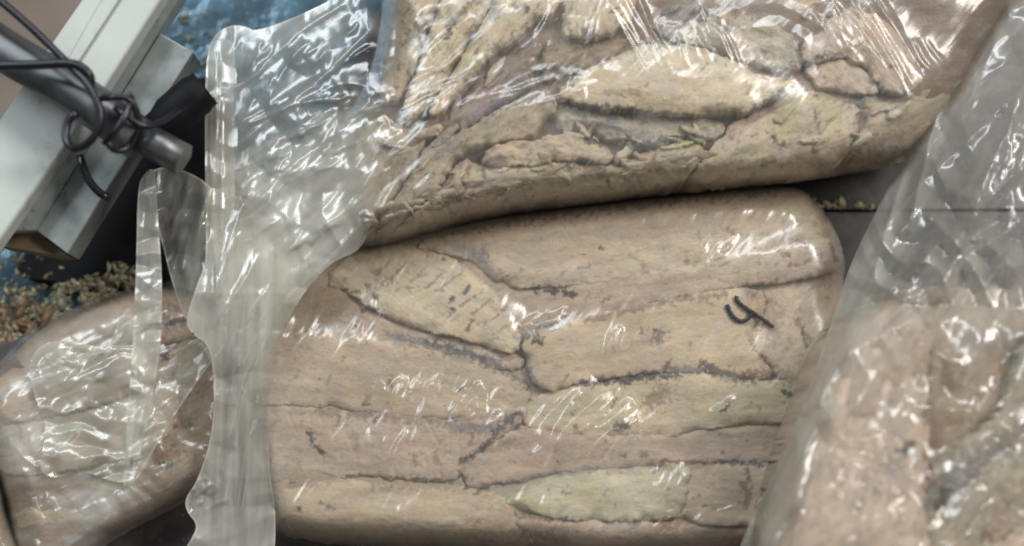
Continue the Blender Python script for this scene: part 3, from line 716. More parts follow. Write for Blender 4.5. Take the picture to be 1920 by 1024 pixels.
loinsB = [
 # diagonal bundle at the left
 dict(poly=[(735, -80), (835, -80), (825, 0), (798, 60), (775, 140), (750, 185), (712, 200), (715, 120), (735, 40)], ang=70, tint='warm', up=0, R=21, seed=31, rough=1.8),
 dict(poly=[(838, -80), (945, -80), (930, 0), (885, 70), (830, 160), (790, 215), (750, 240), (755, 188), (780, 140), (802, 62), (828, 0)], ang=62, tint='pale', up=6, R=21, seed=32, rough=1.8),
 dict(poly=[(948, -80), (1075, -80), (1050, 10), (985, 60), (920, 110), (880, 150), (850, 200), (795, 222), (834, 160), (888, 72), (933, 0)], ang=55, tint='pale', up=12, R=24, seed=33, rough=1.5),
 dict(poly=[(885, 152), (925, 110), (990, 62), (1020, 75), (1005, 130), (1000, 165), (930, 205), (870, 245), (800, 262), (798, 225), (852, 202)], ang=45, tint='dark', up=-3, R=18, seed=34, rough=1.8),
 dict(poly=[(622, 330), (660, 260), (710, 204), (750, 245), (796, 226), (798, 265), (770, 320), (735, 380), (690, 420), (668, 462), (645, 420), (615, 380)], ang=55, tint='olive', up=-5, R=21, seed=35, rough=1.8),
 dict(poly=[(800, 268), (870, 248), (935, 205), (1005, 168), (1045, 190), (1040, 215), (985, 262), (910, 270), (860, 290), (820, 350), (760, 410), (725, 440), (690, 455), (672, 462), (694, 422), (738, 382), (772, 322)], ang=48, tint='olive', up=2, R=24, seed=36, rough=1.9),
 # centre
 dict(poly=[(1078, -80), (1200, -80), (1190, 30), (1160, 60), (1110, 75), (1050, 70), (1060, 10)], ang=80, tint='pale', up=10, R=21, seed=37, rough=1.3),
 dict(poly=[(1022, 76), (1055, 72), (1110, 77), (1165, 62), (1215, 45), (1235, 75), (1180, 92), (1090, 130), (1060, 145), (1008, 150)], ang=30, tint='brown', up=-3, R=16, seed=38, rough=1.8),
 dict(poly=[(1203, -80), (1400, -80), (1390, 10), (1330, 22), (1250, 45), (1218, 42), (1193, 30)], ang=5, tint='grey', up=-2, R=18, seed=39, rough=1.5),
 dict(poly=[(1222, 48), (1250, 48), (1332, 26), (1392, 14), (1460, 30), (1500, 80), (1508, 125), (1470, 145), (1430, 138), (1380, 112), (1300, 80), (1240, 78)], ang=-20, tint='grey', up=4, R=20, seed=40, rough=1.4),
 dict(poly=[(1050, 165), (1064, 146), (1095, 130), (1182, 95), (1240, 82), (1300, 84), (1380, 116), (1430, 142), (1504, 150), (1460, 180), (1405, 212), (1330, 216), (1200, 210), (1110, 200), (1048, 185)], ang=2, tint='pale', up=12, R=56, dep=32, seed=41, rough=.7, label='broad smooth loin with a yellow brown lower edge'),
 dict(poly=[(1030, 222), (1048, 190), (1110, 204), (1200, 214), (1330, 220), (1362, 226), (1358, 258), (1300, 266), (1225, 276), (1130, 262), (1050, 245)], ang=-3, tint='grey', up=-2, R=15, seed=42, rough=1.8),
 dict(poly=[(910, 275), (985, 265), (1040, 250), (1130, 266), (1160, 300), (1130, 308), (1070, 300), (1000, 305), (930, 315), (895, 305)], ang=-5, tint='warm', up=6, R=14, seed=43, rough=1.4),
 dict(poly=[(676, 465), (694, 458), (728, 442), (764, 412), (824, 352), (864, 293), (893, 308), (930, 318), (1000, 308), (1072, 304), (1130, 312), (1170, 300), (1228, 280), (1338, 266), (1272, 356), (1100, 377), (900, 402), (760, 444)], ang=10, tint='olive', up=0, R=28, seed=44, rough=2.0),
 dict(poly=[(1342, 266), (1362, 260), (1366, 228), (1410, 214), (1465, 184), (1508, 158), (1590, 182), (1620, 215), (1600, 270), (1560, 328), (1500, 336), (1278, 358)], ang=35, tint='beige', up=0, R=28, seed=45, rough=1.5),
 dict(poly=[(1594, 184), (1700, 180), (1760, 160), (1800, 130), (1850, 90), (1805, 190), (1700, 305), (1564, 327), (1603, 272), (1624, 215)], ang=25, tint='olive', up=-4, R=31, seed=46, rough=1.0),
 # right
 dict(poly=[(1403, -80), (1560, -80), (1570, 0), (1560, 35), (1520, 70), (1502, 78), (1464, 30), (1394, 10)], ang=10, tint='pink', up=0, R=18, seed=47, rough=1.2),
 dict(poly=[(1504, 82), (1522, 73), (1562, 38), (1572, 5), (1640, 20), (1690, 70), (1720, 120), (1735, 155), (1700, 176), (1660, 178), (1645, 150), (1600, 105), (1545, 108), (1510, 125)], ang=-45, tint='pink', up=8, R=20, seed=48, rough=1.2),
 dict(poly=[(1508, 152), (1512, 128), (1548, 112), (1598, 109), (1642, 153), (1656, 178), (1590, 180), (1540, 165)], ang=-30, tint='pink', up=2, R=16, seed=49, rough=1.1),
 dict(poly=[(1563, -80), (1980, -80), (1860, 60), (1840, 90), (1790, 130), (1740, 155), (1722, 118), (1694, 70), (1642, 18), (1574, 2)], ang=-50, tint='brown', up=-4, R=24, seed=50, rough=1.6),
]
add_bed(B, pb, 16, (.20, .15, .115), 91)
for s in loinsB:
    s['spread'] = .5; s['R'] = 30
    s['dep'] = 18 if 'dep' not in s else s['dep'] * .8; s['rough'] = s.get('rough', 1) * 1.6; s['up'] = s.get('up', 0) * 1.3
    add_loin(B, pb, S=SB, **s)
def torn_flakes(pack, parent, line, spread_, n, seed, tints, size=(9, 26), ang=12):
    r = np.random.default_rng(seed); Ln = np.asarray(line, float)
    for k in range(n):
        t = r.random() * (len(Ln) - 1); i = int(t); c = Ln[i] + (Ln[i + 1] - Ln[i]) * (t - i) + r.normal(size=2) * spread_
        a = math.radians(-ang + r.normal() * 32); ln = r.uniform(*size); ln *= 1.5; wd = ln * r.uniform(.16, .34); m = 7
        pts = [(c[0] + math.cos(a) * ln * math.cos(q) * f - math.sin(a) * wd * math.sin(q) * f, c[1] + math.sin(a) * ln * math.cos(q) * f + math.cos(a) * wd * math.sin(q) * f)
               for q, f in ((2 * math.pi * j / m, r.uniform(.65, 1.25)) for j in range(m))]
        o = add_loin(pack, parent, pts, tint=tints[r.integers(len(tints))], up=r.uniform(1, 4), R=8, dep=6, seed=200 + k, ang=ang, sp=3.0, spread=0, jag=6, S=SB if pack is B else ())
        o.name = 'torn_flake'; o.data.name = 'torn_flake'
torn_flakes(B, pb, [(700, 420), (800, 370), (900, 340), (1040, 320), (1240, 305), (1400, 290)], 17, 46, 5, ['warm', 'olive', 'brown', 'pale', 'beige'])
torn_flakes(B, pb, [(690, 300), (800, 240), (930, 180), (1060, 120)], 26, 10, 6, ['brown', 'olive', 'dark', 'warm'], (10, 34), 45)
torn_flakes(B, pb, [(1400, 280), (1560, 230), (1720, 200)], 24, 14, 8, ['olive', 'pink', 'grey', 'green'], (9, 24), 30)
torn_flakes(B, pb, [(1080, 250), (1330, 262)], 9, 12, 9, ['grey', 'brown', 'pale'], (9, 24), 0)
torn_flakes(B, pb, [(1220, 10), (1480, 20), (1600, 10)], 14, 12, 10, ['grey', 'pink', 'dark'], (9, 24), 5)
rng = np.random.default_rng(21)
WB = (cluster(rng, 900, 100, 80, 70, 42, 6, 190, w=(4, 7), a=(5, 9), jit=4) + cluster(rng, 800, 165, 70, 22, 26, 8, 110, w=(3, 5), a=(4, 7), jit=5) + cluster(rng, 1195, 45, 26, 40, -62, 7, 150, w=(3, 5), a=(5, 8), jit=3)
      + cluster(rng, 1310, 75, 60, 30, -62, 8, 80, w=(3.5, 5.5), a=(5, 8), jit=4) + cluster(rng, 1650, 55, 45, 50, -58, 13, 170, w=(3.5, 6), a=(5, 8), jit=4) + cluster(rng, 1570, 60, 40, 40, -60, 5, 90, w=(3, 5), a=(3, 6), jit=5)
      + cluster(rng, 1060, 60, 60, 50, 66, 5, 110, w=(4, 7), a=(4, 7), jit=8) + cluster(rng, 980, 175, 90, 22, 20, 6, 150, w=(4, 7), a=(4, 8), jit=5) + cluster(rng, 1260, 260, 460, 90, 15, 14, 60, a=(-2, -1))
      + cluster(rng, 760, 330, 110, 110, 48, 12, 150, w=(6, 10), a=(2, 5), jit=6) + cluster(rng, 1740, 120, 30, 40, -50, 5, 80, a=(4, 7), jit=4) + cluster(rng, 1080, 170, 24, 24, 85, 3, 60, a=(4, 7)))
fB = film_height(B, 5, 3, 4)
def hB(x, y, d):
    h = ridge(x, y, fB(x, y) + taut(x, y, 50, 210, 2.0), WB)
    return h + .15 * crumple(x, y, 90, 8) * np.clip((430 - y) / 300, 0.1, 1)
add_film('vacuum_film', pb, floor=fB, poly=[(652, 474), (632, 420), (600, 360), (600, 280), (675, 190), (712, 80), (722, -95), (2005, -95), (1866, 62), (1806, 194), (1704, 311), (1500, 341), (1300, 359), (1100, 383), (900, 409), (762, 451)],
         hf=hB, mat=FILM, cloud=lambda x, y, d: .08 + .06 * np.clip((820 - x) / 160, 0, 1) + .10 * np.clip(fbm(x / 90, y / 60, 5, 3) * 4 - 2.2, 0, 1), ang=45, seed=2)

# ================================================================== PACK D (lower left)
Dp = Pack([(-60, 740), (10, 680), (70, 620), (150, 580), (250, 545), (330, 540), (420, 570), (440, 700), (430, 830), (400, 900), (350, 932), (250, 985), (180, 1024), (130, 1080), (30, 1080), (20, 980), (-10, 880)], 6, 105, 60, seed=14)
Dp.zb = 4
pd = empty('fish_pack', 220, 800, 0)
tag(pd, 'smaller pack of fish at lower left with milky plastic creased over it', 'fish pack', 'plastic packs of cooked fish loins')
SD = [([(300, 590), (325, 580), (340, 600)], 14, .8, RUST), ([(310, 610), (345, 600)], 5, .9, DK), ([(305, 640), (320, 660)], 13, .8, RUST), ([(300, 660), (312, 670)], 6, .9, DK), ([(285, 850), (305, 860), (330, 850)], 14, .8, BR), ([(300, 868), (325, 872)], 5, .9, DK), ([(310, 845), (320, 855)], 7, .7, RUST),
      ([(335, 790), (350, 800)], 10, .6, DK), ([(20, 820), (60, 805)], 8, .5, BR), ([(340, 750), (335, 830)], 12, .5, BR), ([(110, 900), (200, 920)], 20, .5, YG), ([(120, 700), (220, 700)], 18, .3, BR), ([(60, 740), (90, 750)], 12, .4, BR), ([(190, 980), (330, 925)], 12, .5, BR)]
loinsD = [
 dict(poly=[(70, 625), (150, 583), (250, 548), (330, 545), (395, 565), (400, 620), (320, 640), (220, 650), (110, 680), (50, 690), (30, 670)], ang=18, tint='pink', seed=61, R=40),
 dict(poly=[(-40, 745), (20, 692), (50, 694), (112, 684), (222, 654), (322, 644), (330, 700), (250, 740), (130, 770), (30, 790), (-15, 800)], ang=20, tint='pink', up=3, seed=62, R=40),
 dict(poly=[(-15, 804), (30, 794), (132, 774), (252, 744), (332, 704), (340, 780), (300, 830), (220, 860), (110, 880), (20, 890), (-8, 870)], ang=18, tint='beige', seed=63, R=40),
 dict(poly=[(20, 894), (110, 884), (222, 864), (302, 834), (345, 785), (335, 704), (326, 642), (402, 624), (425, 640), (430, 760), (420, 850), (395, 895), (340, 925), (250, 940), (130, 960), (28, 950)], ang=30, tint='brown', up=-2, seed=64, R=46, rough=1.6),
 dict(poly=[(28, 954), (130, 964), (250, 944), (345, 928), (250, 983), (180, 1022), (125, 1070), (40, 1070), (30, 1000)], ang=22, tint='olive', up=2, seed=65, R=34),
]
add_bed(Dp, pd, 9, (.24, .18, .13), 93)
for s in loinsD: add_loin(Dp, pd, S=SD, **s)
rng = np.random.default_rng(5)
WD = cluster(rng, 100, 700, 70, 60, 40, 7, 50, a=(3, 7)) + cluster(rng, 200, 800, 190, 180, 30, 10, 110, a=(-1, 1)) + cluster(rng, 90, 850, 40, 40, 60, 8, 40, a=(3, 6)) + cluster(rng, 300, 880, 60, 50, 20, 10, 50, a=(3, 6))
fD = film_height(Dp)
def hD(x, y, d): return ridge(x, y, fD(x, y) + taut(x, y, 30, 220, 3), WD) + .3 * crumple(x, y, 60, 15)
add_film('vacuum_film', pd, floor=fD, poly=[(-70, 740), (4, 672), (64, 612), (148, 572), (250, 538), (330, 532), (428, 564), (446, 700), (437, 832), (405, 906), (352, 940), (252, 992), (184, 1030), (134, 1088), (26, 1088), (12, 980), (-18, 880)],
         hf=hD, mat=FILM, cloud=lambda x, y, d: .10 + .34 * np.clip(fbm(x / 120, y / 60, 9, 3) * 3 - 1.1, 0, 1) * np.clip((300 - x) / 60, 0, 1), ang=25, seed=3)

# ================================================================== PACK E (sliver far left)
Ep = Pack([(-300, 720), (-60, 745), (0, 880), (15, 980), (50, 1040), (60, 1120), (-300, 1120)], 4, 110, 50, seed=33)
Ep.zb = 3
pe = empty('fish_pack', -60, 920, 0)
tag(pe, 'brownish fish pack cut off by the left edge of the photo, only its side showing', 'fish pack', 'plastic packs of cooked fish loins')
add_loin(Ep, pe, [(-290, 730), (-62, 752), (-4, 882), (10, 980), (42, 1040), (52, 1110), (-290, 1110)], ang=70, tint='brown', R=30, seed=71)
fE = film_height(Ep)
add_film('vacuum_film', pe, [(-305, 715), (-58, 738), (5, 878), (20, 978), (55, 1038), (66, 1125), (-305, 1125)], lambda x, y, d: fE(x, y) + .6 * crumple(x, y, 30, 4), FILM, cloud=.12, seed=4, sp=4)

# ================================================================== PACK C (right, close to the lens)
C = Pack([(1530, 640), (1600, 570), (1720, 540), (1850, 545), (2100, 560), (2100, 1140), (1385, 1140), (1412, 1000), (1455, 860), (1495, 740)], 130, 340, 90, seed=41)
C.zb = 100
pc = empty('fish_pack', 1750, 800, 100)
tag(pc, 'blurred fish pack at lower right, nearest the lens, inside a loose cloudy bag', 'fish pack', 'plastic packs of cooked fish loins')
SC = [([(1745, 640), (1780, 690), (1760, 720)], 30, .45, (.22, .13, .09)), ([(1740, 770), (1750, 790)], 14, .8, BR), ([(1700, 850), (1665, 880)], 14, .5, GY), ([(1560, 860), (1565, 855)], 10, .7, PK), ([(1690, 845), (1705, 835)], 8, .8, DK), ([(1760, 930), (1790, 900), (1820, 860)], 30, .7, GY), ([(1765, 950), (1775, 925)], 12, .7, DK),
      ([(1860, 850), (1880, 830)], 16, .6, GY), ([(1875, 960), (1880, 985)], 14, .6, PK), ([(1850, 1000), (1860, 1010)], 9, .7, BR), ([(1840, 680), (1880, 720), (1850, 760)], 14, .4, PK), ([(1910, 800), (1900, 860)], 16, .4, GY), ([(1640, 920), (1650, 930)], 10, .6, GY), ([(1495, 960), (1500, 950)], 7, .6, PK),
      ([(1740, 860), (1745, 900)], 14, .6, BR), ([(1830, 640), (1900, 640)], 30, .4, GY)]
loinsC = [
 dict(poly=[(1508, 764), (1545, 650), (1605, 580), (1700, 560), (1745, 620), (1735, 720), (1738, 785), (1735, 900), (1725, 960), (1760, 1130), (1395, 1130), (1422, 1000), (1465, 860)], ang=70, tint=(.47, .395, .335), up=10, R=36, seed=82, rough=1.5),
 dict(poly=[(1705, 560), (1860, 555), (1930, 600), (1900, 720), (1850, 800), (1750, 850), (1740, 780), (1738, 720), (1750, 620)], ang=50, tint='brown', up=-10, R=30, seed=83, rough=2.0),
 dict(poly=[(1752, 855), (1854, 804), (1905, 724), (1935, 600), (2090, 600), (2090, 900), (1850, 1020), (1780, 1130), (1765, 1130), (1728, 960), (1740, 900)], ang=55, tint='grey', up=0, R=30, seed=84, rough=1.8),
 dict(poly=[(1854, 1024), (2090, 905), (2090, 1130), (1785, 1130)], ang=40, tint='pink', up=5, R=30, seed=85, rough=1.5),
]
add_bed(C, pc, 14, (.24, .19, .15), 92)
for s in loinsC:
    s['dep'] = 3; s['R'] = 60; s['jag'] = 16
    add_loin(C, pc, S=SC, sp=5.0, **s)
rng = np.random.default_rng(77)
fC = film_height(C, 3, 4)
edgeC = [(1900, -110), (1832, -30), (1800, 60), (1752, 180), (1700, 290), (1640, 400), (1592, 500), (1560, 600), (1520, 720), (1480, 830), (1430, 930), (1395, 1000), (1360, 1110)]
WC = (cluster(rng, 1590, 970, 70, 70, 30, 26, 80, w=(5, 10), a=(9, 15)) + cluster(rng, 1650, 950, 80, 80, -25, 8, 110, w=(6, 12), a=(6, 10)) + cluster(rng, 1780, 280, 110, 120, 50, 22, 70, w=(3, 6), a=(3, 8))
      + cluster(rng, 1900, 250, 30, 90, 75, 16, 80, w=(3, 7), a=(6, 12)) + cluster(rng, 1680, 440, 80, 110, 58, 12, 90, w=(3, 8), a=(2, 6)) + cluster(rng, 1700, 620, 160, 120, 50, 8, 120, w=(5, 10), a=(2, 5)) + cluster(rng, 1760, 400, 160, 260, 60, 14, 260, w=(8, 16), a=(8, 18)))
def hC(x, y, d):
    e, _, _ = seg_dist(x, y, edgeC, closed=False)
    base = 150 + 150 * np.clip(e / 150, 0, 1) ** .7 - 60 * np.clip((500 - y) / 500, 0, 1)
    h = np.maximum(base, fC(x, y) + 3)
    k = 20.0
    h = ridge(x, y, h, WC, True)
    return h + .8 * crumple(x, y, 110, 31) + .12 * crumple(x, y, 40, 32)
def cC(x, y, d):
    e, _, _ = seg_dist(x, y, edgeC, closed=False)
    return .17 + .22 * np.exp(-((y - 560) / 90) ** 2) + .32 * np.clip(1 - e / 90, 0, 1) ** .7 + .22 * (fbm(x / 110, y / 190, 6, 3) - .45) - .16 * np.clip((y - 700) / 160, 0, 1) * np.clip(e / 60 - .8, 0, 1)
add_film('loose_bag', pc, edgeC + [(2100, 1110), (2100, -110)], hC, LOOSE, cloud=cC, ang=58, seed=5, sp=3.5)

# ================================================================== loose mouths of the bags on the left
rng = np.random.default_rng(13)
WS = (cluster(rng, 620, 100, 70, 60, 35, 6, 50, w=(3, 6), a=(4, 10)) + cluster(rng, 600, 210, 110, 40, 25, 14, 80, w=(3, 6), a=(4, 10)) + cluster(rng, 560, 280, 90, 60, 22, 11, 50, w=(3, 5), a=(4, 9)) + cluster(rng, 500, 350, 60, 60, 60, 12, 40, w=(3, 5), a=(4, 9))
      + cluster(rng, 480, 130, 60, 60, 60, 12, 50, w=(3, 6), a=(3, 7)) + cluster(rng, 540, 430, 110, 70, 42, 12, 80, w=(3, 6), a=(4, 9)) + cluster(rng, 600, 320, 180, 180, 38, 5, 260, w=(6, 10), a=(1, 4)) + cluster(rng, 510, 540, 60, 70, 60, 9, 60, w=(3, 5), a=(4, 8)))
FOLDS = [([(395, 185), (470, 150), (560, 60), (640, 10)], 7, 6), ([(440, 275), (520, 215), (600, 150), (690, 60)], 9, 8), ([(446, 415), (560, 300), (680, 215), (790, 170)], 11, 10),
         ([(520, 480), (640, 400), (740, 270), (800, 230)], 14, 12), ([(470, 640), (540, 560), (620, 485), (672, 425)], 8, 8), ([(560, 330), (620, 290), (700, 250)], 7, 7), ([(600, 400), (660, 330), (700, 260)], 18, 9)]
def hS(x, y, d):
    base = 170 + 70 * np.clip((x - 440) / 250, 0, 1) - 30 * np.clip((y - 420) / 200, 0, 1)
    low = np.maximum(sample(B.H, x, y) + 8, sample(A.H, x, y) + 10)
    h = base + .5 * (np.hypot(low - base, 12) + low - base)
    h = ridge(x, y, h, WS, True)
    for P, w, a in FOLDS:
        f, _, _ = seg_dist(x, y, P, closed=False)
        h = h + .45 * a * np.exp(-f / w)
    return h + .22 * crumple(x, y, 150, 52) + .08 * crumple(x, y, 44, 53)
def cS(x, y, d):
    c = .33 + .22 * (fbm(x / 90, y / 90, 61, 3) - .42) + .45 * np.clip(1 - d / 4, 0, 1) * (x < 640) * (y < 200)
    c = c + .44 * np.clip((y - 200) / 180, 0, 1) * np.clip((720 - x) / 140, 0, 1)
    for P, w, a in FOLDS:
        f, _, _ = seg_dist(x, y, P, closed=False)
        c = c + .13 * np.clip(1 - f / (w * 1.1), 0, 1)
    c = c * np.clip((690 - y) / 130, 0, 1)
    for P, a in (([(440, 300), (560, 235), (720, 180), (760, 250), (640, 300), (540, 350), (445, 430)], .12), ([(440, 425), (560, 335), (640, 285), (790, 220), (740, 330), (650, 440), (560, 520), (440, 560)], .14),
                 ([(395, 170), (560, 60), (660, -95), (560, -95), (380, 40)], .12), ([(560, 200), (700, 60), (720, 170), (640, 215)], -.10), ([(450, 250), (520, 215), (560, 235), (445, 296)], -.12)):
        g = seg_dist(x, y, P)[0]
        c = c + a * np.clip(.5 + g / 8, 0, 1)
    return c - .42 * np.clip((x - 640) / 80, 0, 1)
add_film('bag_mouth', pb, [(386, 110), (400, 66), (432, 46), (462, 50), (480, 60), (560, 30), (640, -10), (680, -95), (752, -95), (742, 60), (735, 170), (760, 250), (745, 330), (700, 400), (680, 470), (620, 490), (560, 560), (510, 660), (470, 700), (440, 690), (420, 560), (390, 420), (385, 250)],
         hS, LOOSE, cloud=cS, ang=35, seed=6, label='wide crinkled cloudy mouth of the bag')
# heat-sealed side strip running down the left of pack A
rng = np.random.default_rng(14)
WT = cluster(rng, 405, 250, 14, 200, 89, 12, 260, w=(2.5, 4), a=(5, 9), jit=2) + cluster(rng, 440, 760, 40, 240, 84, 16, 200, w=(3, 5), a=(3, 7), jit=4) + cluster(rng, 440, 600, 50, 160, 66, 10, 160, w=(3, 6), a=(4, 9), jit=6) + cluster(rng, 430, 880, 30, 130, 84, 7, 160, w=(3, 6), a=(3, 8), jit=4) + cluster(rng, 380, 930, 30, 40, 30, 8, 40, w=(3, 6), a=(4, 9))
def hT(x, y, d):
    c = 415 + .05 * (y - 100)
    h = 205 - 90 * np.clip((y - 550) / 400, 0, 1)
    low = sample(A.H, x, y) + 14
    return np.maximum(ridge(x, y, h, WT, True), low) + .2 * crumple(x, y, 120, 71)
def cT(x, y, d):
    c = .30 + .5 * np.clip(1 - d / 4, 0, 1) + .3 * (fbm(x / 22, y / 200, 5, 3) - .45) + .30 * np.clip((y - 380) / 120, 0, 1) + .10 * np.clip((700 - y) / 100, 0, 1) * np.clip((y - 440) / 80, 0, 1)
    return c * np.where((x > 440) & (y < 900), np.clip(d / 38 + np.clip((y - 820) / 80, 0, 1), .15, 1), 1)
add_film('side_seam', pa, [(385, 130), (392, 90), (412, 70), (440, 78), (446, 200), (444, 400), (540, 440), (590, 500), (530, 620), (502, 760), (504, 880), (518, 960), (514, 1060), (330, 1060), (356, 1015), (372, 985), (350, 960), (346, 935), (372, 900), (402, 800), (400, 650), (352, 622), (350, 590), (376, 516), (388, 490), (384, 300)],
         hT, LOOSE, cloud=cT, ang=88, seed=7, label='thick folded seam of the bag running down its left side')
# flap standing up on pack D
rng = np.random.default_rng(15)
WF = cluster(rng, 340, 420, 60, 90, 70, 16, 120, w=(3, 8), a=(4, 10)) + cluster(rng, 350, 680, 60, 80, 45, 12, 100, w=(4, 8), a=(5, 10))
def hF(x, y, d):
    return ridge(x, y, 150 + 50 * np.clip((x - 290) / 90, 0, 1) - 20 * np.clip((y - 600) / 300, 0, 1) + 0 * x, WF, True) + .35 * crumple(x, y, 110, 81)
add_film('bag_flap', pd, [(268, 340), (290, 313), (338, 317), (372, 332), (392, 348), (420, 380), (418, 470), (385, 530), (357, 606), (346, 596), (322, 530), (300, 440)],
         hF, LOOSE, cloud=lambda x, y, d: .30 + .55 * np.clip(1 - d / 4, 0, 1) + .35 * (fbm(x / 24, y / 90, 15, 3) - .45) + .12 * np.clip((x - 340) / 60, 0, 1), ang=75, seed=8, label='upright clear flap of the open bag', round_=1)
add_film('slanting_fold', pd, [(300, 700), (326, 668), (372, 632), (424, 604), (430, 640), (404, 668), (372, 712), (318, 792), (268, 880), (238, 926), (240, 905), (272, 800)],
         lambda x, y, d: 128 + .12 * (x - 300) + 5 * np.cos(d / 9) + .5 * crumple(x, y, 60, 83), LOOSE, cloud=lambda x, y, d: .34 + .5 * np.clip(1 - d / 4, 0, 1) + .3 * (fbm(x / 20, y / 60, 16, 3) - .45), ang=52, seed=11, label='milky plastic fold slanting down to the tip of the flap', round_=1)
add_film('folded_hem', pd, [(258, 352), (268, 328), (290, 312), (292, 350), (298, 430), (304, 520), (303, 630), (294, 700), (268, 830), (244, 926), (229, 922), (238, 800), (250, 640), (256, 480)],
         lambda x, y, d: 212 + .25 * (x - 275) + .5 * crumple(x, y, 80, 3), LOOSE, cloud=lambda x, y, d: .60 + .4 * np.clip(1 - d / 4, 0, 1), ang=88, seed=9, label='narrow doubled cloudy hem of the flap')
rng = np.random.default_rng(16)
WM = cluster(rng, 150, 720, 90, 90, 30, 9, 70, w=(3, 6), a=(3, 8)) + cluster(rng, 240, 610, 20, 20, 60, 6, 30, a=(4, 8))
add_film('cloudy_fold', pd, [(52, 680), (80, 640), (150, 640), (205, 660), (225, 590), (248, 572), (258, 640), (256, 760), (240, 905), (215, 905), (150, 880), (100, 900), (70, 880), (90, 800), (62, 740)],
         lambda x, y, d: np.maximum(sample(Dp.H, x, y) + 14, 100) + 0 * x + ridge(x, y, 0 * x, WM, True) + .6 * crumple(x, y, 70, 91), LOOSE,
         cloud=lambda x, y, d: .42 + .30 * (fbm(x / 50, y / 40, 45, 3) - .4) + .2 * np.clip(1 - d / 10, 0, 1), ang=20, seed=10)

# ================================================================== machine at upper left
def tube(name, pts, r, mat, parent=None, seg=14, smooth_n=2, taper=None):
    """pts: (px, py, h) in photo pixels and height"""
    P = np.asarray(pts, float)
    if smooth_n: P = chaikin(P, smooth_n, closed=False)
    X = W(P[:, 0], P[:, 1], P[:, 2]) / U
    V = []; F = []; n = len(X)
    up = Vector((0, 0, 1)); prev = None
    for i in range(n):
        t = Vector(X[min(i + 1, n - 1)] - X[max(i - 1, 0)]).normalized()
        if prev is None:
            a = t.cross(up); a = a.normalized() if a.length > .1 else Vector((1, 0, 0))
        else:
            a = (prev - t * prev.dot(t)).normalized()
        prev = a; b = t.cross(a)
        rr = r if taper is None else taper[min(int(i / (n - 1) * (len(taper) - 1) + .5), len(taper) - 1)]
        for k in range(seg):
            g = 2 * math.pi * k / seg
            V.append((Vector(X[i]) + a * math.cos(g) * rr + b * math.sin(g) * rr) * U)
    for i in range(n - 1):
        for k in range(seg):
            F.append((i * seg + k, i * seg + (k + 1) % seg, (i + 1) * seg + (k + 1) % seg, (i + 1) * seg + k))
    F.append(tuple(range(seg))[::-1]); F.append(tuple((n - 1) * seg + k for k in range(seg)))
    me = make_mesh(name, np.array([tuple(v) for v in V]), F, mat)
    me.polygons[len(F) - 1].use_smooth = False; me.polygons[len(F) - 2].use_smooth = False
    return link(name, me, parent)

rail = empty('guide_rail', 150, 250, 0)
tag(rail, 'slanting white plastic guide rail bolted along a grey steel channel at upper left', 'guide rail')
sheet_prism([(185, -60), (330, -60), (300, 0), (190, 172), (105, 300), (-40, 505), (-80, 345), (0, 222), (45, 155), (88, 92), (155, -5)], 230, 196, WHITE, 'plastic_strip', rail, bevel=5)
sheet_prism([(225, -60), (262, -60), (222, 0), (138, 128), (118, 150), (110, 140)], 236, 231, WHITE, 'raised_rib', rail, bevel=2)
# sloping shoulder + flat channel
def strip3(name, A0, A1, B0, B1, hA_, hB_, mat, th=26):
    top = [W(*A0, hA_), W(*A1, hA_), W(*B1, hB_), W(*B0, hB_)]
    V = [tuple(v) for v in top] + [(v[0], v[1], v[2] - th * U) for v in top]
    F = [(0, 1, 2, 3), (7, 6, 5, 4), (0, 4, 5, 1), (1, 5, 6, 2), (2, 6, 7, 3), (3, 7, 4, 0)]
    o = link(name, make_mesh(name, V, F, mat, smooth=False), rail)
    md = o.modifiers.new('b', 'BEVEL'); md.width = 2.5 * U; md.segments = 2
    return o
strip3('sloped_shoulder', (332, -60), (8, 432), (372, -60), (68, 432), 212, 178, STEEL, 30)
strip3('channel_face', (300, 62), (68, 432), (362, 97), (126, 476), 176, 172, STEEL, 60)
sheet_prism([(0, 436), (8, 434), (68, 434), (124, 477), (100, 478), (-4, 460)], 150, 100, BROWNM, 'end_plate', rail)
bar = empty('steel_bar', 150, 150, 200); tag(bar, 'round grey steel bar crossing over the white guide rail', 'steel bar')
tube('shaft', [(-120, 0, 300), (0, 92, 300), (120, 158, 300), (262, 262, 300)], 36, DSTEEL, bar, 24)
tube('bar_end', [(250, 248, 300), (345, 300, 295)], 27, DSTEEL, bar, 6)
cl = empty('clamp_knob', 330, 210, 100); tag(cl, 'black plastic clamp knob on the steel bar beside the bag edge', 'clamp knob')
tube('knob', [(275, 262, 240), (330, 210, 240), (368, 178, 240), (385, 165, 240)], 34, BLACK, cl, 20, taper=[30, 36, 36, 33])
tube('knob_collar', [(262, 275, 250), (285, 252, 250)], 42, BLACK, cl, 20)
fr = sheet_prism([(20, 520), (60, 455), (225, 328), (250, 300), (262, 190), (300, 150), (420, 140), (430, 540), (330, 560), (250, 505), (140, 535)], -8, -56, BLACK, 'frame_and_shade', bevel=4, round_=1)  # black plate stands for the frame and for the shade under the rail
tag(fr, 'black machine frame, its plate also painting in the shadow beneath the guide rail', 'machine frame')
cb = empty('black_cable', 180, 200, 330); tag(cb, 'thin black cable looped and knotted round the steel bar', 'cable')
tube('cable_run', [(-60, -45, 370), (0, 0, 370), (70, 62, 365), (130, 122, 362), (165, 155, 365), (190, 205, 365), (186, 245, 360), (160, 275, 350), (135, 280, 340), (122, 262, 335), (126, 225, 335), (145, 212, 340)], 6.5, CABLE, cb)
tube('cable_run', [(-60, 126, 372), (0, 124, 370), (70, 122, 368), (140, 117, 368), (170, 140, 366), (168, 165, 350)], 8, CABLE, cb)
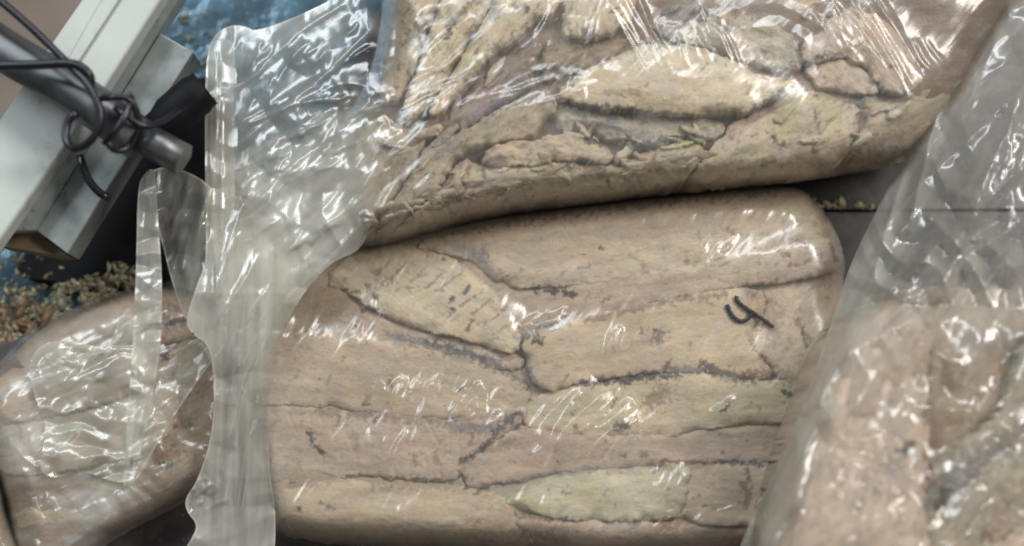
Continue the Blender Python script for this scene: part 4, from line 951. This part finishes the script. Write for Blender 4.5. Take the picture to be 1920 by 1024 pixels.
tube('cable_loop', [(150, 290, 250), (160, 330, 240), (185, 362, 235), (205, 372, 230)], 7, CABLE, cb)
for pts in ([(190, 185, 360), (235, 180, 362), (255, 200, 350), (262, 240, 330), (245, 278, 320), (215, 285, 335), (200, 265, 352)],
            [(195, 270, 350), (230, 230, 366), (248, 185, 352), (243, 178, 330)],
            [(215, 200, 356), (265, 240, 345), (300, 232, 320), (345, 200, 285)]):
    tube('knot_strand', pts, 5.6, CABLE, cb, 10)

# ================================================================== crumbs and torn flakes
def flakes(name, regions, label, seed, hz=0):
    r = np.random.default_rng(seed); V = []; F = []; C_ = []
    for (poly, n, smin, smax, pal) in regions:
        P = np.asarray(poly, float); lo, hi = P.min(0), P.max(0); k = 0
        qx = r.uniform(lo[0], hi[0], n * 6); qy = r.uniform(lo[1], hi[1], n * 6)
        ok = (seg_dist(qx, qy, P)[0] > 0) & (fbm(qx / 26, qy / 26, seed, 2) > .38 + .2 * r.random(n * 6))
        for x, y in list(zip(qx[ok], qy[ok]))[:n]:
            s = smin + (smax - smin) * r.random() ** 3.0; c = W(x, y, hz + s * .35) / U
            col = np.array(pal[r.integers(len(pal))]) * r.uniform(.9, 1.5)
            a = r.random() * 3.14; b = len(V); el = r.uniform(1, 3.2)
            pts = [(1, 0, 0), (.3, .8, .1), (-.7, .6, 0), (-1, -.1, .1), (-.4, -.8, 0), (.6, -.7, .1), (.1, .1, .8), (0, 0, -.5)]
            for (u, v, w) in pts:
                u, v, w = (u * el + r.normal() * .2) * s, (v + r.normal() * .2) * s, (w + r.normal() * .15) * s * .45
                V.append((np.array([c[0] + u * math.cos(a) - v * math.sin(a), c[1] + u * math.sin(a) + v * math.cos(a), c[2] + w])) * U)
                C_.append(col)
            for q in range(6):
                F.append((b + q, b + (q + 1) % 6, b + 6)); F.append((b + (q + 1) % 6, b + q, b + 7))
    V = np.array(V); x = V[:, 0] / U
    me = make_mesh(name, V, np.array(F), FLESH, False, cols=np.array(C_), vecs=V / U)
    o = link(name, me); tag(o, label, 'fish crumbs', kind='stuff'); return o
CB = [(.36, .30, .19), (.28, .22, .13), (.42, .37, .25), (.18, .13, .08), (.33, .31, .18), (.40, .36, .24)]
flakes('fish_crumbs', [([(-40, 545), (60, 540), (150, 525), (250, 480), (262, 530), (230, 560), (140, 590), (60, 630), (-40, 690)], 2200, 1.2, 6, CB),
                       ([(-40, 570), (60, 560), (90, 600), (20, 660), (-40, 680)], 500, 2, 10, [(.30, .21, .12), (.22, .14, .08), (.16, .10, .06), (.30, .27, .17)]),
                       ([(-30, 480), (60, 470), (150, 520), (60, 550), (-30, 560)], 60, 2, 5, [(.15, .13, .08), (.3, .25, .15)]),
                       ([(180, 520), (262, 482), (262, 525), (190, 552)], 90, 2, 6, [(.40, .38, .20), (.45, .40, .25)])], 'torn brown fish crumbs scattered on steel surface tinted by blue light above the lower left pack', 3, hz=-10)
flakes('fish_crumbs', [([(1515, 372), (1640, 375), (1635, 392), (1520, 388)], 80, 1.5, 4, [(.40, .36, .18), (.5, .42, .26)]),
                       ([(1570, 376), (1590, 376), (1590, 386), (1570, 386)], 8, 4, 6, [(.5, .42, .26)])], 'line of small yellowish fish crumbs on the dark table between the packs', 4, hz=1)
flakes('fish_crumbs', [([(300, 30), (420, 20), (385, 150), (340, 200), (300, 150)], 90, 1.5, 5, [(.12, .11, .09), (.2, .17, .12)]), ([(250, 40), (300, 10), (305, 40), (270, 70)], 30, 2, 4, [(.4, .35, .25), (.15, .12, .08)])],
       'small dark fish flecks on the blue surface behind the guide rail', 5, hz=-58)
